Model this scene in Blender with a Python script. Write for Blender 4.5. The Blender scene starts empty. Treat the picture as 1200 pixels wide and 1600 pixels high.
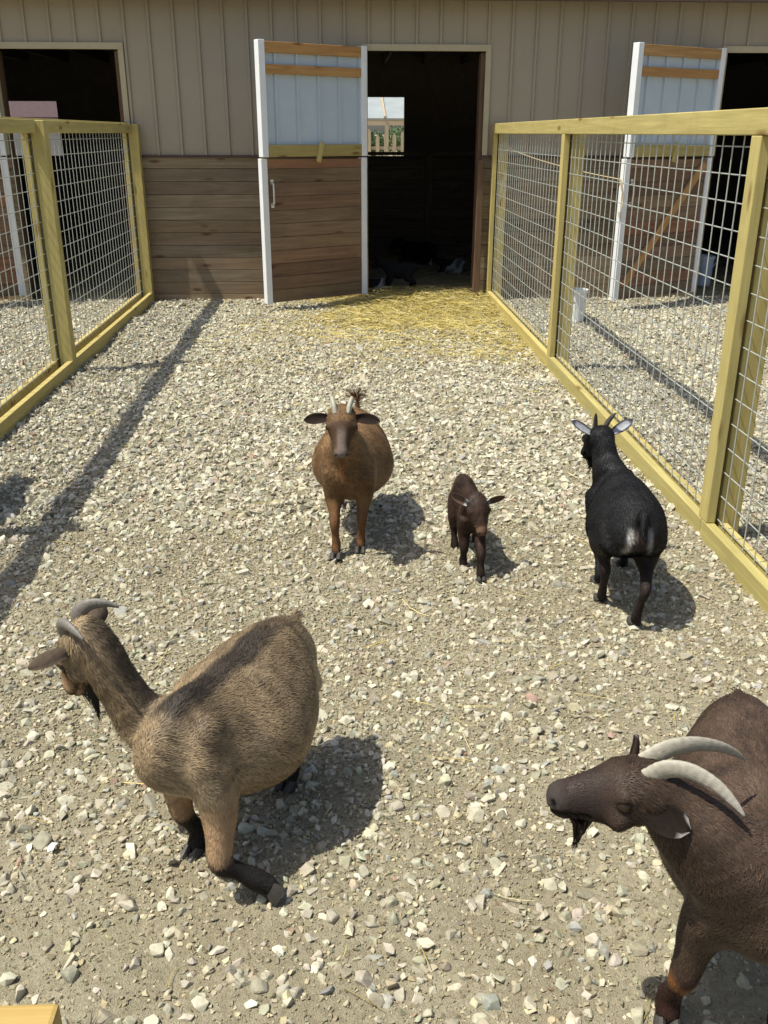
import bpy, bmesh, math, random
import numpy as np
from mathutils import Vector, Matrix

random.seed(7)
RNG = np.random.default_rng(11)
R = math.radians
S = bpy.context.scene
COL = S.collection

# ------------------------------------------------------------------ camera, sky, sun, exposure
cam_d = bpy.data.cameras.new("camera")
cam_d.lens = 36.0 * 1452 / 1600
cam_d.sensor_fit = 'VERTICAL'
cam_d.sensor_height = 36.0
cam_d.clip_start, cam_d.clip_end = 0.02, 3000
cam = bpy.data.objects.new("camera", cam_d)
COL.objects.link(cam)
cam.matrix_world = (Matrix.Translation((0, 0, 1.55)) @ Matrix.Rotation(R(-2.63), 4, 'Z')
                    @ Matrix.Rotation(R(90 - 22.2), 4, 'X') @ Matrix.Rotation(R(0.11), 4, 'Z'))
S.camera = cam

SUN_TO = Vector((-0.73, -0.205, 1.59)).normalized()          # from the ground towards the sun
sun_el = math.asin(SUN_TO.z)
world = bpy.data.worlds.new("World"); S.world = world; world.use_nodes = True
wn = world.node_tree
sky = wn.nodes.new('ShaderNodeTexSky'); sky.sky_type = 'NISHITA'; sky.sun_disc = False
sky.sun_elevation = sun_el
sky.sun_rotation = math.atan2(SUN_TO.x, SUN_TO.y)
sky.air_density = 1.0; sky.dust_density = 2.5; sky.ozone_density = 0.8
wn.links.new(sky.outputs[0], wn.nodes['Background'].inputs[0])
wn.nodes['Background'].inputs[1].default_value = 0.10
sd = bpy.data.lights.new("sun", 'SUN'); sd.energy = 4.4; sd.angle = R(0.53); sd.color = (1.0, 0.965, 0.835)
sun = bpy.data.objects.new("sun", sd); COL.objects.link(sun)
sun.rotation_euler = SUN_TO.to_track_quat('Z', 'Y').to_euler()
S.view_settings.view_transform = 'Standard'; S.view_settings.look = 'None'
S.view_settings.exposure = 0.5; S.view_settings.gamma = 1.0

# ------------------------------------------------------------------ helpers
def lookup(n, *names):
    for k in names:
        if k in n.inputs: return n.inputs[k]

class NT:
    """small node-tree writer"""
    def __init__(s, name, rough=0.8, spec=0.3):
        s.m = bpy.data.materials.new(name); s.m.use_nodes = True
        s.t = s.m.node_tree; s.b = s.t.nodes['Principled BSDF']
        s.b.inputs['Roughness'].default_value = rough
        s.b.inputs['Specular IOR Level'].default_value = spec
    def n(s, typ, **kw):
        nd = s.t.nodes.new('ShaderNode' + typ)
        for k, v in kw.items():
            if k.startswith('i_'):
                key = k[2:]
                key = int(key) if key.isdigit() else key.replace('_', ' ')
                nd.inputs[key].default_value = v
            else: setattr(nd, k, v)
        return nd
    def l(s, a, b): s.t.links.new(a, b)
    def attr(s, name):
        return s.n('Attribute', attribute_name=name)
    def ramp(s, fac, stops):
        r = s.n('ValToRGB'); e = r.color_ramp.elements
        while len(e) < len(stops): e.new(0.5)
        for q, (p, c) in zip(e, stops):
            q.position = p; q.color = (c[0], c[1], c[2], 1) if not isinstance(c, (int, float)) else (c, c, c, 1)
        s.l(fac, r.inputs[0]); return r.outputs[0]
    def mix(s, fac, a, b, mode='MIX'):
        m = s.n('Mix', data_type='RGBA', blend_type=mode)
        for sock, v in ((m.inputs[0], fac), (m.inputs[6], a), (m.inputs[7], b)):
            if isinstance(v, (int, float)): sock.default_value = v
            elif isinstance(v, tuple): sock.default_value = (*v[:3], 1)
            else: s.l(v, sock)
        return m.outputs[2]
    def noise(s, vec, scale, detail=4, rough=0.55, dist=0.0):
        n = s.n('TexNoise', i_Scale=scale, i_Detail=detail, i_Roughness=rough, i_Distortion=dist)
        if vec is not None: s.l(vec, n.inputs['Vector'])
        return n.outputs[0]
    def mapping(s, vec, scale):
        m = s.n('Mapping'); m.inputs['Scale'].default_value = scale; s.l(vec, m.inputs[0]); return m.outputs[0]
    def bump(s, h, strength=0.3, dist=0.01):
        b = s.n('Bump', i_Strength=strength, i_Distance=dist); s.l(h, b.inputs['Height'])
        s.l(b.outputs[0], s.b.inputs['Normal']); return b
    def base(s, c):
        if isinstance(c, tuple): s.b.inputs['Base Color'].default_value = (*c[:3], 1)
        else: s.l(c, s.b.inputs['Base Color'])
        return s.m

def link_mesh(name, me, mat=None, parent=None):
    o = bpy.data.objects.new(name, me); COL.objects.link(o)
    if mat is not None:
        for m in (mat if isinstance(mat, (list, tuple)) else [mat]): me.materials.append(m)
    if parent is not None: o.parent = parent
    return o

def tag(o, label=None, cat=None, group=None, kind=None):
    if label: o['label'] = label
    if cat: o['category'] = cat
    if group: o['group'] = group
    if kind: o['kind'] = kind
    return o

def empty(name, loc=(0, 0, 0), rz=0.0):
    o = bpy.data.objects.new(name, None); COL.objects.link(o)
    o.location = loc; o.rotation_euler = (0, 0, rz); o.empty_display_size = 0.1
    return o

def np_mesh(name, V, F, smooth=False, col=None, nrm=None):
    """V (n,3), F (m,k) with one k for all faces"""
    V = np.ascontiguousarray(V, np.float32); F = np.ascontiguousarray(F, np.int32)
    me = bpy.data.meshes.new(name); k = F.shape[1]
    me.vertices.add(len(V)); me.vertices.foreach_set('co', V.ravel())
    me.loops.add(F.size); me.loops.foreach_set('vertex_index', F.ravel())
    me.polygons.add(len(F)); me.polygons.foreach_set('loop_start', np.arange(0, F.size, k, dtype=np.int32))
    me.polygons.foreach_set('use_smooth', np.full(len(F), bool(smooth)))
    me.update(calc_edges=True)
    if col is not None:
        a = me.color_attributes.new('tint', 'FLOAT_COLOR', 'POINT')
        c = np.ones((len(V), 4), np.float32); c[:, :3] = col; a.data.foreach_set('color', c.ravel())
    if nrm is not None:
        me.normals_split_custom_set_from_vertices(np.ascontiguousarray(nrm, np.float32))
    return me

def hash2(ix, iy, seed):
    h = (ix.astype(np.int64) * 374761393 + iy.astype(np.int64) * 668265263 + seed * 974711) & 0x7fffffff
    h = ((h ^ (h >> 13)) * 1274126177) & 0x7fffffff
    return ((h ^ (h >> 16)) & 0xffff) / 65535.0

def vnoise(x, y, seed=0):
    x = np.asarray(x, float); y = np.asarray(y, float)
    ix, iy = np.floor(x).astype(int), np.floor(y).astype(int); fx, fy = x - ix, y - iy
    fx, fy = fx * fx * (3 - 2 * fx), fy * fy * (3 - 2 * fy)
    a, b = hash2(ix, iy, seed), hash2(ix + 1, iy, seed); c, d = hash2(ix, iy + 1, seed), hash2(ix + 1, iy + 1, seed)
    return (a * (1 - fx) + b * fx) * (1 - fy) + (c * (1 - fx) + d * fx) * fy

def fbm(x, y, seed=0, o=3):
    r = 0; amp = 0.5; tot = 0
    for i in range(o):
        r = r + amp * vnoise(np.asarray(x) * 2 ** i + 17 * i, np.asarray(y) * 2 ** i - 9 * i, seed + i); tot += amp; amp *= 0.5
    return r / tot

def smooth01(a, b, x):
    t = np.clip((np.asarray(x, float) - a) / (b - a), 0, 1); return t * t * (3 - 2 * t)

class MB:
    """collects boxes and tubes; wood-grain coordinates (wc) and a tint go with each vertex"""
    def __init__(s): s.v, s.f, s.wc, s.t = [], [], [], []
    def add(s, V, F, wc=None, tint=(1, 1, 1)):
        o = len(s.v); s.v += [tuple(p) for p in V]; s.f += [tuple(i + o for i in q) for q in F]
        s.wc += [tuple(p) for p in (wc if wc is not None else V)]; s.t += [tint] * len(V)
    def box(s, c, d, M=None, tint=(1, 1, 1), jit=0.0):
        d = np.array(d, float); c = np.array(c, float)
        off = np.array([random.uniform(0, 50) for _ in range(3)])
        order = np.argsort(-d)
        V, W = [], []
        for i in range(8):
            q = np.array([(i & 1) - .5, ((i >> 1) & 1) - .5, ((i >> 2) & 1) - .5]) * d
            W.append(q[order] + off); p = q + c
            if M is not None: p = np.array(M @ Vector(p))
            V.append(p)
        F = [(0, 2, 3, 1), (4, 5, 7, 6), (0, 1, 5, 4), (2, 6, 7, 3), (0, 4, 6, 2), (1, 3, 7, 5)]
        if jit:
            k = random.uniform(-jit, jit); h = random.uniform(-jit, jit) * .4
            tint = (tint[0] * (1 + k + h), tint[1] * (1 + k), tint[2] * (1 + k - h))
        s.add(V, F, W, tint)
    def tube(s, pts, r, n=6, caps=True, tint=(1, 1, 1)):
        pts = [np.array(p, float) for p in pts]; rr = r if isinstance(r, (list, tuple)) else [r] * len(pts)
        V, F = [], []
        for i, p in enumerate(pts):
            t = pts[min(i + 1, len(pts) - 1)] - pts[max(i - 1, 0)]; t /= (np.linalg.norm(t) + 1e-9)
            a = np.cross(t, (0, 0, 1) if abs(t[2]) < .9 else (1, 0, 0)); a /= np.linalg.norm(a); b = np.cross(t, a)
            for k in range(n):
                w = 2 * math.pi * k / n; V.append(p + rr[i] * (a * math.cos(w) + b * math.sin(w)))
        for i in range(len(pts) - 1):
            for k in range(n):
                F.append((i * n + k, i * n + (k + 1) % n, (i + 1) * n + (k + 1) % n, (i + 1) * n + k))
        if caps: F.append(tuple(range(n))[::-1]); F.append(tuple(range((len(pts) - 1) * n, len(pts) * n)))
        s.add(V, F, None, tint)
    def build(s, name, mat, parent=None, bevel=0.0, smooth=False):
        me = bpy.data.meshes.new(name); me.from_pydata(s.v, [], s.f); me.update()
        a = me.attributes.new('wc', 'FLOAT_VECTOR', 'POINT'); a.data.foreach_set('vector', np.array(s.wc, np.float32).ravel())
        c = me.color_attributes.new('tint', 'FLOAT_COLOR', 'POINT')
        q = np.ones((len(s.v), 4), np.float32); q[:, :3] = s.t; c.data.foreach_set('color', q.ravel())
        bm = bmesh.new(); bm.from_mesh(me); bmesh.ops.recalc_face_normals(bm, faces=bm.faces); bm.to_mesh(me); bm.free()
        if smooth: me.polygons.foreach_set('use_smooth', [True] * len(me.polygons))
        o = link_mesh(name, me, mat, parent)
        if bevel:
            b = o.modifiers.new('bevel', 'BEVEL'); b.width = bevel; b.segments = 2; b.limit_method = 'ANGLE'
        return o

# ------------------------------------------------------------------ materials
def wood(name, c, dark, rough=0.75, knots=True, ring=26.0, bump=0.25):
    w = NT(name, rough, 0.25); a = w.attr('wc').outputs['Vector']
    m = w.mapping(a, (1.3, ring, ring))
    g = w.noise(m, 1.0, 5, 0.6, 1.4)
    fine = w.noise(w.mapping(a, (6, 260, 260)), 1.0, 2, 0.6)
    col = w.mix(w.ramp(g, [(0.36, 0.0), (0.66, 1.0)]), dark, c)
    col = w.mix(w.ramp(fine, [(0.3, 0.35), (0.7, 0.0)]), col, tuple(x * .7 for x in dark))
    big = w.noise(w.mapping(a, (.9, 3, 3)), 1.5, 3)
    col = w.mix(w.ramp(big, [(0.35, 0.30), (0.7, 0.0)]), col, tuple(x * .8 for x in dark))
    if knots:
        v = w.n('TexVoronoi', i_Scale=1.0, i_Randomness=1.0); w.l(w.mapping(a, (2.6, 9, 9)), v.inputs['Vector'])
        k = w.ramp(v.outputs['Distance'], [(0.06, 1.0), (0.18, 0.0)])
        col = w.mix(k, col, (dark[0] * .5, dark[1] * .36, dark[2] * .3))
        dirt = w.noise(w.n('TexCoord').outputs['Object'], 5.0, 5, 0.65)
        col = w.mix(w.ramp(dirt, [(0.52, 0.0), (0.75, 0.28)]), col, (dark[0] * .55, dark[1] * .5, dark[2] * .55))
    col = w.mix(1.0, col, w.attr('tint').outputs['Color'], 'MULTIPLY')
    w.bump(fine, bump, 0.002)
    return w.base(col)

def plain(name, c, rough=0.6, spec=0.3, metal=0.0, var=0.12, scale=8.0, bump=0.0):
    w = NT(name, rough, spec); w.b.inputs['Metallic'].default_value = metal
    tc = w.n('TexCoord').outputs['Object']
    n = w.noise(tc, scale, 5, 0.6)
    col = w.mix(w.ramp(n, [(0.3, 0.0), (0.75, 1.0)]), tuple(x * (1 - var) for x in c), tuple(min(1, x * (1 + var)) for x in c))
    if bump: w.bump(n, bump, 0.004)
    return w.base(col)

def tinted(name, rough=0.8, spec=0.2, mul=(1, 1, 1), noise=0.0, nscale=60):
    w = NT(name, rough, spec); c = w.attr('tint').outputs['Color']
    if noise:
        n = w.noise(w.n('TexCoord').outputs['Object'], nscale, 4, 0.65)
        c = w.mix(1.0, c, w.ramp(n, [(0.25, 1 - noise), (0.75, 1 + noise * .5)]), 'MULTIPLY')
        w.bump(n, 0.35, 0.004)
    return w.base(c)

M_PINE = wood('treated_pine', (0.555, 0.468, 0.185), (0.41, 0.335, 0.12), 0.7)
M_PLANK = wood('stained_plank', (0.335, 0.266, 0.180), (0.212, 0.160, 0.106), 0.8, ring=18)
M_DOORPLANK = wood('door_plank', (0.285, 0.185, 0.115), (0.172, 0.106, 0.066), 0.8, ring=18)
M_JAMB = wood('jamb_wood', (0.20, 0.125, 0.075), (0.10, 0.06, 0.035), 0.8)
M_RAIL = wood('orange_pine', (0.55, 0.33, 0.13), (0.38, 0.20, 0.07), 0.7)
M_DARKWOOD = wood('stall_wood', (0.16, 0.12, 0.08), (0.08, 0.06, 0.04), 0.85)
M_SIDING = plain('tan_steel', (0.335, 0.285, 0.215), 0.42, 0.4, var=0.06, scale=1.3)
M_WHITE = plain('white_steel', (0.74, 0.76, 0.78), 0.4, 0.4, var=0.05, scale=5)
M_LINER = plain('white_liner', (0.44, 0.515, 0.585), 0.4, 0.4, var=0.05, scale=4)
M_BROWNTRIM = plain('brown_trim', (0.075, 0.05, 0.04), 0.5, 0.3)
M_TANTRIM = plain('tan_trim', (0.42, 0.37, 0.25), 0.5, 0.3, var=0.06)
M_WIRE = plain('galvanised_wire', (0.47, 0.49, 0.45), 0.42, 0.5, metal=0.35, var=0.15, scale=30)
M_STEEL = plain('handle_steel', (0.6, 0.6, 0.6), 0.3, 0.5, metal=0.9)
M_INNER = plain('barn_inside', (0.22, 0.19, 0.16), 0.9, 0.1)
M_ROPE = plain('twine', (0.60, 0.48, 0.28), 0.9, 0.1, var=0.3, scale=200)
M_PLASTIC = plain('white_plastic', (0.78, 0.79, 0.77), 0.35, 0.4, var=0.05)

# ------------------------------------------------------------------ ground
def ground_h(x, y):
    f = smooth01(9.6, 9.1, y)
    h = (fbm(x * 1.1 + 3, y * 1.1, 3, 3) - .5) * 0.05 + (fbm(x * 6, y * 6, 8, 2) - .5) * 0.024
    h = h - 0.05 * smooth01(1.6, 2.2, x) * 0.6
    return h * f * smooth01(60, 20, np.abs(y))

def density(x, y):
    """share of ground covered with stone; the trodden bare dirt near the gate stays thin"""
    n = fbm(x * 0.9 + 7, y * 0.9, 21, 3)
    near = smooth01(1.1, 1.95, y + 0.35 * (n - .5) * 2 - 0.22 * np.clip(-x, -1, 1))
    d = 0.20 + 0.80 * near
    d = d * (0.74 + 0.4 * smooth01(0.30, 0.55, n))
    return np.clip(d, 0, 1) * smooth01(9.62, 9.45, y)

w = NT('dirt_and_grit', 0.95, 0.1)
tc = w.n('TexCoord').outputs['Object']
n1 = w.noise(tc, 2.2, 5, 0.6); n2 = w.noise(tc, 55, 6, 0.7); n3 = w.noise(tc, 260, 3, 0.7)
c = w.mix(w.ramp(n1, [(0.35, 0.0), (0.65, 1.0)]), (0.320, 0.282, 0.190), (0.415, 0.376, 0.270))
c = w.mix(w.ramp(n2, [(0.30, 0.75), (0.58, 0.0)]), c, (0.205, 0.168, 0.108))
c = w.mix(w.ramp(n3, [(0.55, 0.0), (0.72, 0.75)]), c, (0.46, 0.41, 0.30))
hh = w.mix(0.5, n2, n3); w.bump(hh, 0.9, 0.02)
M_DIRT = w.base(c)

def axis(dense0, dense1, step, far):
    a = list(np.arange(dense0, dense1 + 1e-6, step)); k = step
    x = dense1
    while x < far[1]: k *= 1.5; x += k; a.append(x)
    k = step; x = dense0
    while x > far[0]: k *= 1.5; x -= k; a.insert(0, x)
    return np.array(a)
gx, gy = axis(-4.5, 5.0, 0.03, (-400, 400)), axis(0.2, 10.2, 0.03, (-400, 800))
GX, GY = np.meshgrid(gx, gy)
GV = np.stack([GX, GY, ground_h(GX, GY)], -1).reshape(-1, 3)
idx = np.arange(len(gx) * len(gy)).reshape(len(gy), len(gx))
GF = np.stack([idx[:-1, :-1], idx[:-1, 1:], idx[1:, 1:], idx[1:, :-1]], -1).reshape(-1, 4)
ground = link_mesh('ground', np_mesh('ground', GV, GF, True), M_DIRT); ground['kind'] = 'structure'

def gz(x, y):
    """height of the ground mesh at x, y"""
    i = np.clip(np.searchsorted(gx, x) - 1, 0, len(gx) - 2); j = np.clip(np.searchsorted(gy, y) - 1, 0, len(gy) - 2)
    Z = GV[:, 2].reshape(len(gy), len(gx)); u_ = (x - gx[i]) / (gx[i + 1] - gx[i]); v_ = (y - gy[j]) / (gy[j + 1] - gy[j])
    return (Z[j, i] * (1 - u_) + Z[j, i + 1] * u_) * (1 - v_) + (Z[j + 1, i] * (1 - u_) + Z[j + 1, i + 1] * u_) * v_

# gravel: thousands of crushed stones, one mesh of stuff
def rock_templates(n, npts, seed, sub=False):
    rs = random.Random(seed); out = []
    for _ in range(n):
        bm = bmesh.new()
        for _ in range(npts):
            v = Vector((rs.gauss(0, 1), rs.gauss(0, 1), rs.gauss(0, 1))).normalized() * rs.uniform(.82, 1.08)
            bm.verts.new((v.x * rs.uniform(.9, 1.1), v.y * .85, v.z * .62))
        r = bmesh.ops.convex_hull(bm, input=bm.verts)
        for v in [v for v in bm.verts if not v.link_faces]: bm.verts.remove(v)
        if sub:
            bmesh.ops.bevel(bm, geom=bm.edges[:], offset=0.10, segments=1, affect='EDGES', profile=0.5, clamp_overlap=True)
        bmesh.ops.triangulate(bm, faces=bm.faces[:]); bm.verts.ensure_lookup_table(); bm.verts.index_update()
        V = np.array([v.co[:] for v in bm.verts]); F = np.array([[v.index for v in f.verts] for f in bm.faces]); bm.free()
        out.append((V, F))
    return out

def rot_mats(n, rng, tilt=0.6):
    a = rng.uniform(0, 2 * np.pi, n); b = rng.normal(0, tilt, n); c = rng.normal(0, tilt, n)
    ca, sa, cb, sb, cc, sc = np.cos(a), np.sin(a), np.cos(b), np.sin(b), np.cos(c), np.sin(c)
    z, o = np.zeros(n), np.ones(n)
    Rz = np.stack([ca, -sa, z, sa, ca, z, z, z, o], -1).reshape(-1, 3, 3)
    Rx = np.stack([o, z, z, z, cb, -sb, z, sb, cb], -1).reshape(-1, 3, 3)
    Ry = np.stack([cc, z, sc, z, o, z, -sc, z, cc], -1).reshape(-1, 3, 3)
    return Rz @ Rx @ Ry

def scatter_stones(pts, rad, sink, temps, rng, col):
    Vs, Fs, Cs = [], [], []; base = 0
    which = rng.integers(0, len(temps), len(pts)); RM = rot_mats(len(pts), rng)
    for k, (TV, TF) in enumerate(temps):
        s = np.where(which == k)[0]
        if not len(s): continue
        sc = rad[s][:, None] * (1 + rng.normal(0, .16, (len(s), 3)))
        v = np.einsum('nij,nvj->nvi', RM[s], TV[None] * sc[:, None, :])
        p = pts[s].copy(); p[:, 2] += rad[s] * sink
        v = v + p[:, None, :]
        f = TF[None] + (np.arange(len(s)) * len(TV))[:, None, None] + base
        Vs.append(v.reshape(-1, 3)); Fs.append(f.reshape(-1, 3)); base += len(s) * len(TV)
        Cs.append(np.repeat(col[s], len(TV), axis=0))
    return np.concatenate(Vs), np.concatenate(Fs), np.concatenate(Cs)

def stone_colors(n, rng):
    pal = np.array([(.51, .475, .365), (.58, .545, .43), (.45, .42, .325), (.36, .33, .25), (.48, .43, .30), (.36, .355, .315), (.38, .27, .20)])
    w_ = np.array([.27, .17, .22, .17, .11, .05, .01])
    c_ = pal[rng.choice(len(pal), n, p=w_)] * rng.uniform(.66, 1.08, (n, 1))
    return np.clip(c_ * (1 + rng.normal(0, .025, (n, 3))), 0, .9)

def seen(x, y, m=1.0):
    lim_r = 0.46 * y + 0.05 * y + m; lim_l = -(0.44 * y) - m
    return (x > lim_l) & (x < lim_r)

def stone_points(per_m2, x0, x1, y0, y1, rng, m=1.0, dens=True):
    n = int(per_m2 * (x1 - x0) * (y1 - y0)); x = rng.uniform(x0, x1, n); y = rng.uniform(y0, y1, n)
    k = seen(x, y, m)
    if dens: k &= rng.uniform(0, 1, n) < density(x, y)
    x, y = x[k], y[k]
    return np.stack([x, y, gz(x, y)], -1)

T_BIG = rock_templates(16, 14, 3, True); T_MID = rock_templates(24, 11, 5); T_FAR = rock_templates(16, 8, 9)
parts_ = []
def stones(pts, rad, sink, T, dull=1.0):
    c_ = stone_colors(len(pts), RNG)
    if dull > 1: c_ = np.clip(c_ * dull, 0, .8)
    if dull < 1: c_ = c_ * dull * RNG.uniform(.6, 1.15, (len(pts), 1)) * np.array((1.0, .95, .84))
    parts_.append(scatter_stones(pts, rad, sink, T, RNG, c_))
p = stone_points(4300, -3.0, 3.4, 0.85, 3.6, RNG, 0.6); rr = np.clip(RNG.lognormal(math.log(.0072), .50, len(p)), .003, .026)
k = rr > .0105; stones(p[k], rr[k], 0.12, T_BIG); stones(p[~k], rr[~k], 0.15, T_MID, .93)
p = stone_points(2100, -3.2, 3.8, 3.6, 6.2, RNG, 0.7); stones(p, np.clip(RNG.lognormal(math.log(.0125), .42, len(p)), .006, .028), 0.22, T_MID, 1.08)
p = stone_points(1400, -4.4, 4.9, 6.2, 9.5, RNG, 0.7); stones(p, np.clip(RNG.lognormal(math.log(.0155), .30, len(p)), .008, .032), 0.22, T_FAR, 1.10)
p = stone_points(9000, -2.2, 2.6, 0.85, 3.6, RNG, 0.4, False); stones(p, np.clip(RNG.lognormal(math.log(.0029), .42, len(p)), .0013, .0075), 0.25, T_FAR, .86)
p = stone_points(4200, -2.6, 2.8, 1.6, 3.6, RNG, 0.4); stones(p, RNG.uniform(.003, .0075, len(p)), 0.3, T_FAR, .97)
p = stone_points(4200, -2.6, 2.8, 3.6, 6.6, RNG, 0.4); stones(p, RNG.uniform(.0035, .0085, len(p)), 0.3, T_FAR, .97)
p = stone_points(44, -1.9, 1.9, 0.9, 3.4, RNG, 0.5); stones(p, RNG.uniform(.016, .028, len(p)), -0.05, T_BIG)
Vs, Fs, Cs, o = [], [], [], 0
for v_, f_, c_ in parts_: Vs.append(v_); Fs.append(f_ + o); Cs.append(c_); o += len(v_)
M_STONE = tinted('limestone', 0.9, 0.15, noise=0.28, nscale=70)
gravel = link_mesh('gravel', np_mesh('gravel', np.concatenate(Vs), np.concatenate(Fs), False, np.concatenate(Cs)), M_STONE)
tag(gravel, 'pale crushed limestone gravel spread over the goat yard', 'gravel', kind='stuff')
del Vs, Fs, Cs, parts_

# straw: thin bent stalks
def straw_mesh(x, y, z, L, W, rng, col, tilt=0.12):
    n = len(x); a = rng.uniform(0, 2 * np.pi, n); d = np.stack([np.cos(a), np.sin(a), rng.normal(0, tilt, n)], -1)
    s = np.stack([-np.sin(a), np.cos(a), rng.normal(0, .5, n)], -1); s /= np.linalg.norm(s, axis=1)[:, None]
    bend = rng.normal(0, .16, n); P = np.stack([x, y, z], -1); up = np.array([0, 0, 1.])
    k = 4; rows = []
    for i in range(k):
        t = i / (k - 1) - .5
        c_ = P + d * (L * t)[:, None] + s * (bend * L * (0.25 - t * t))[:, None] + up * (np.abs(rng.normal(0, .03, n)) * L * (0.25 - t * t))[:, None]
        w_ = (W * (1 - .35 * abs(t) * 2))[:, None]
        rows += [c_ - s * w_ * .5, c_ + s * w_ * .5]
    V = np.stack(rows, 1)                                        # n, 8, 3
    q = np.array([(0, 1, 3, 2), (2, 3, 5, 4), (4, 5, 7, 6)])
    F = (q[None] + (np.arange(n) * 8)[:, None, None]).reshape(-1, 4)
    return V.reshape(-1, 3), F, np.repeat(col, 8, axis=0)

def straw_colors(n, rng):
    pal = np.array([(.56, .45, .13), (.66, .56, .22), (.46, .35, .09), (.38, .30, .09), (.72, .65, .35)])
    return pal[rng.choice(5, n, p=[.34, .18, .24, .14, .1])] * rng.uniform(.55, 1.15, (n, 1))
SX, SY = [], []
def straw_zone(n, fx, fy, keep):
    x, y = fx(n), fy(n); k = RNG.uniform(0, 1, n) < keep(x, y); SX.append(x[k]); SY.append(y[k])
U = RNG.uniform
straw_zone(34000, lambda n: U(-.5, 1.47, n), lambda n: U(6.6, 9.75, n),
           lambda x, y: smooth01(6.3, 8.9, y + (fbm(x * 2.2, y * 2.2, 31) - .5) * 3.0) ** 1.2 * smooth01(-.5, .5, x + (fbm(x * 3, y * 3, 33) - .5) * .8))
straw_zone(15000, lambda n: U(-1.5, 1.47, n), lambda n: U(5.6, 9.4, n),
           lambda x, y: (.12 + .88 * smooth01(.38, .68, fbm(x * 1.7 + 4, y * 1.7, 41))) * smooth01(5.5, 8.3, y) * smooth01(-1.5, .3, x) * .85)
straw_zone(1500, lambda n: U(.9, 1.47, n), lambda n: U(5.2, 9.0, n), lambda x, y: smooth01(.9, 1.5, x) * smooth01(5.2, 7.2, y))
straw_zone(1600, lambda n: U(-1.9, 3.6, n), lambda n: U(.9, 9.4, n), lambda x, y: np.full(len(x), .30) * seen(x, y, .4))
x = np.concatenate(SX); y = np.concatenate(SY); n = len(x)
thick = smooth01(8.0, 9.3, y) * smooth01(-.2, .5, x) * (x < 1.5)
z = gz(x, y) + 0.010 + U(0, 1, n) ** 1.5 * (0.012 + 0.075 * thick)
v_, f_, c_ = straw_mesh(x, y, z, U(.03, .17, n) * smooth01(-1, 4, y) ** .5, U(.0020, .0052, n) * (.55 + .45 * smooth01(2, 6, y)), RNG, straw_colors(n, RNG))
M_STRAW = tinted('straw', 0.6, 0.35)
straw = link_mesh('straw', np_mesh('straw', v_, f_, False, c_), M_STRAW)
tag(straw, 'golden loose straw spilling out of the middle stall doorway onto the gravel', 'straw', kind='stuff')
n = 9000; x = U(-3.4, 5.5, n); y = U(9.6, 13.0, n)
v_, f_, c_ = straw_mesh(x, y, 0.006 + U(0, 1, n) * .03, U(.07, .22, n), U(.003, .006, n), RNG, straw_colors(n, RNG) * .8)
tag(link_mesh('straw_bedding', np_mesh('straw_bedding', v_, f_, False, c_), M_STRAW), 'straw bedding on the dark stall floors inside the barn', 'straw', kind='stuff')

# ------------------------------------------------------------------ barn
YW = 9.48; DOOR_X = [-3.075, 0.275, 3.625]; DW = 1.09; DTOP = 2.245; ZS = 1.34; XL, XR = -7.5, 9.5; YB = 16.2; ZE = 2.70
barn = empty('barn', (0, YW, 0))
tag(barn, 'long barn with tan ribbed steel siding above brown plank walls and stall doorways', 'barn')
barn.location = (0, 0, 0)

def siding_piece(mb, x0, x1, z0, z1, y, out=-1):
    pitch, ph = 0.2202, -1.915
    xs = [x0]; k = math.ceil((x0 - ph) / pitch)
    prof = {x0: 0.0, x1: 0.0}
    while ph + k * pitch < x1 + .05:
        c_ = ph + k * pitch
        for dx, h in ((-.017, 0), (-.010, .019), (.010, .019), (.017, 0)):
            if x0 + .002 < c_ + dx < x1 - .002: prof[c_ + dx] = h
        k += 1
    xs = sorted(prof); V, F = [], []
    for x_ in xs: V += [(x_, y + out * prof[x_], z0), (x_, y + out * prof[x_], z1)]
    for i in range(len(xs) - 1): F.append((2 * i, 2 * i + 2, 2 * i + 3, 2 * i + 1))
    mb.add(V, F)
mb = MB()
edges = [XL] + [e for d in DOOR_X for e in (d, d + DW)] + [XR]
for i in range(0, len(edges), 2): siding_piece(mb, edges[i], edges[i + 1], ZS + .012, DTOP, YW)
siding_piece(mb, XL, XR, DTOP, ZE + .1, YW)
mb.build('siding', M_SIDING, barn)
mb = MB()
for i in range(0, len(edges), 2):
    z_ = -0.06; j = 0
    while z_ < ZS - .03:
        h = min(.1175, ZS - .006 - z_)
        mb.box(((edges[i] + edges[i + 1]) / 2, YW + .02, z_ + h / 2), (edges[i + 1] - edges[i], .04, h - .0035), tint=random.choice([(1, 1, 1), (.86, .88, .9), (1.12, 1.08, 1.0), (.95, .9, .86), (1.05, 1.1, 1.1)]), jit=.10)
        z_ += h
mb.build('wainscot', M_PLANK, barn, 0.002)
mb = MB()
for i in range(0, len(edges), 2): mb.box(((edges[i] + edges[i + 1]) / 2, YW - .012, ZS), (edges[i + 1] - edges[i], .03, .022))
mb.build('base_flashing', M_BROWNTRIM, barn)
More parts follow.
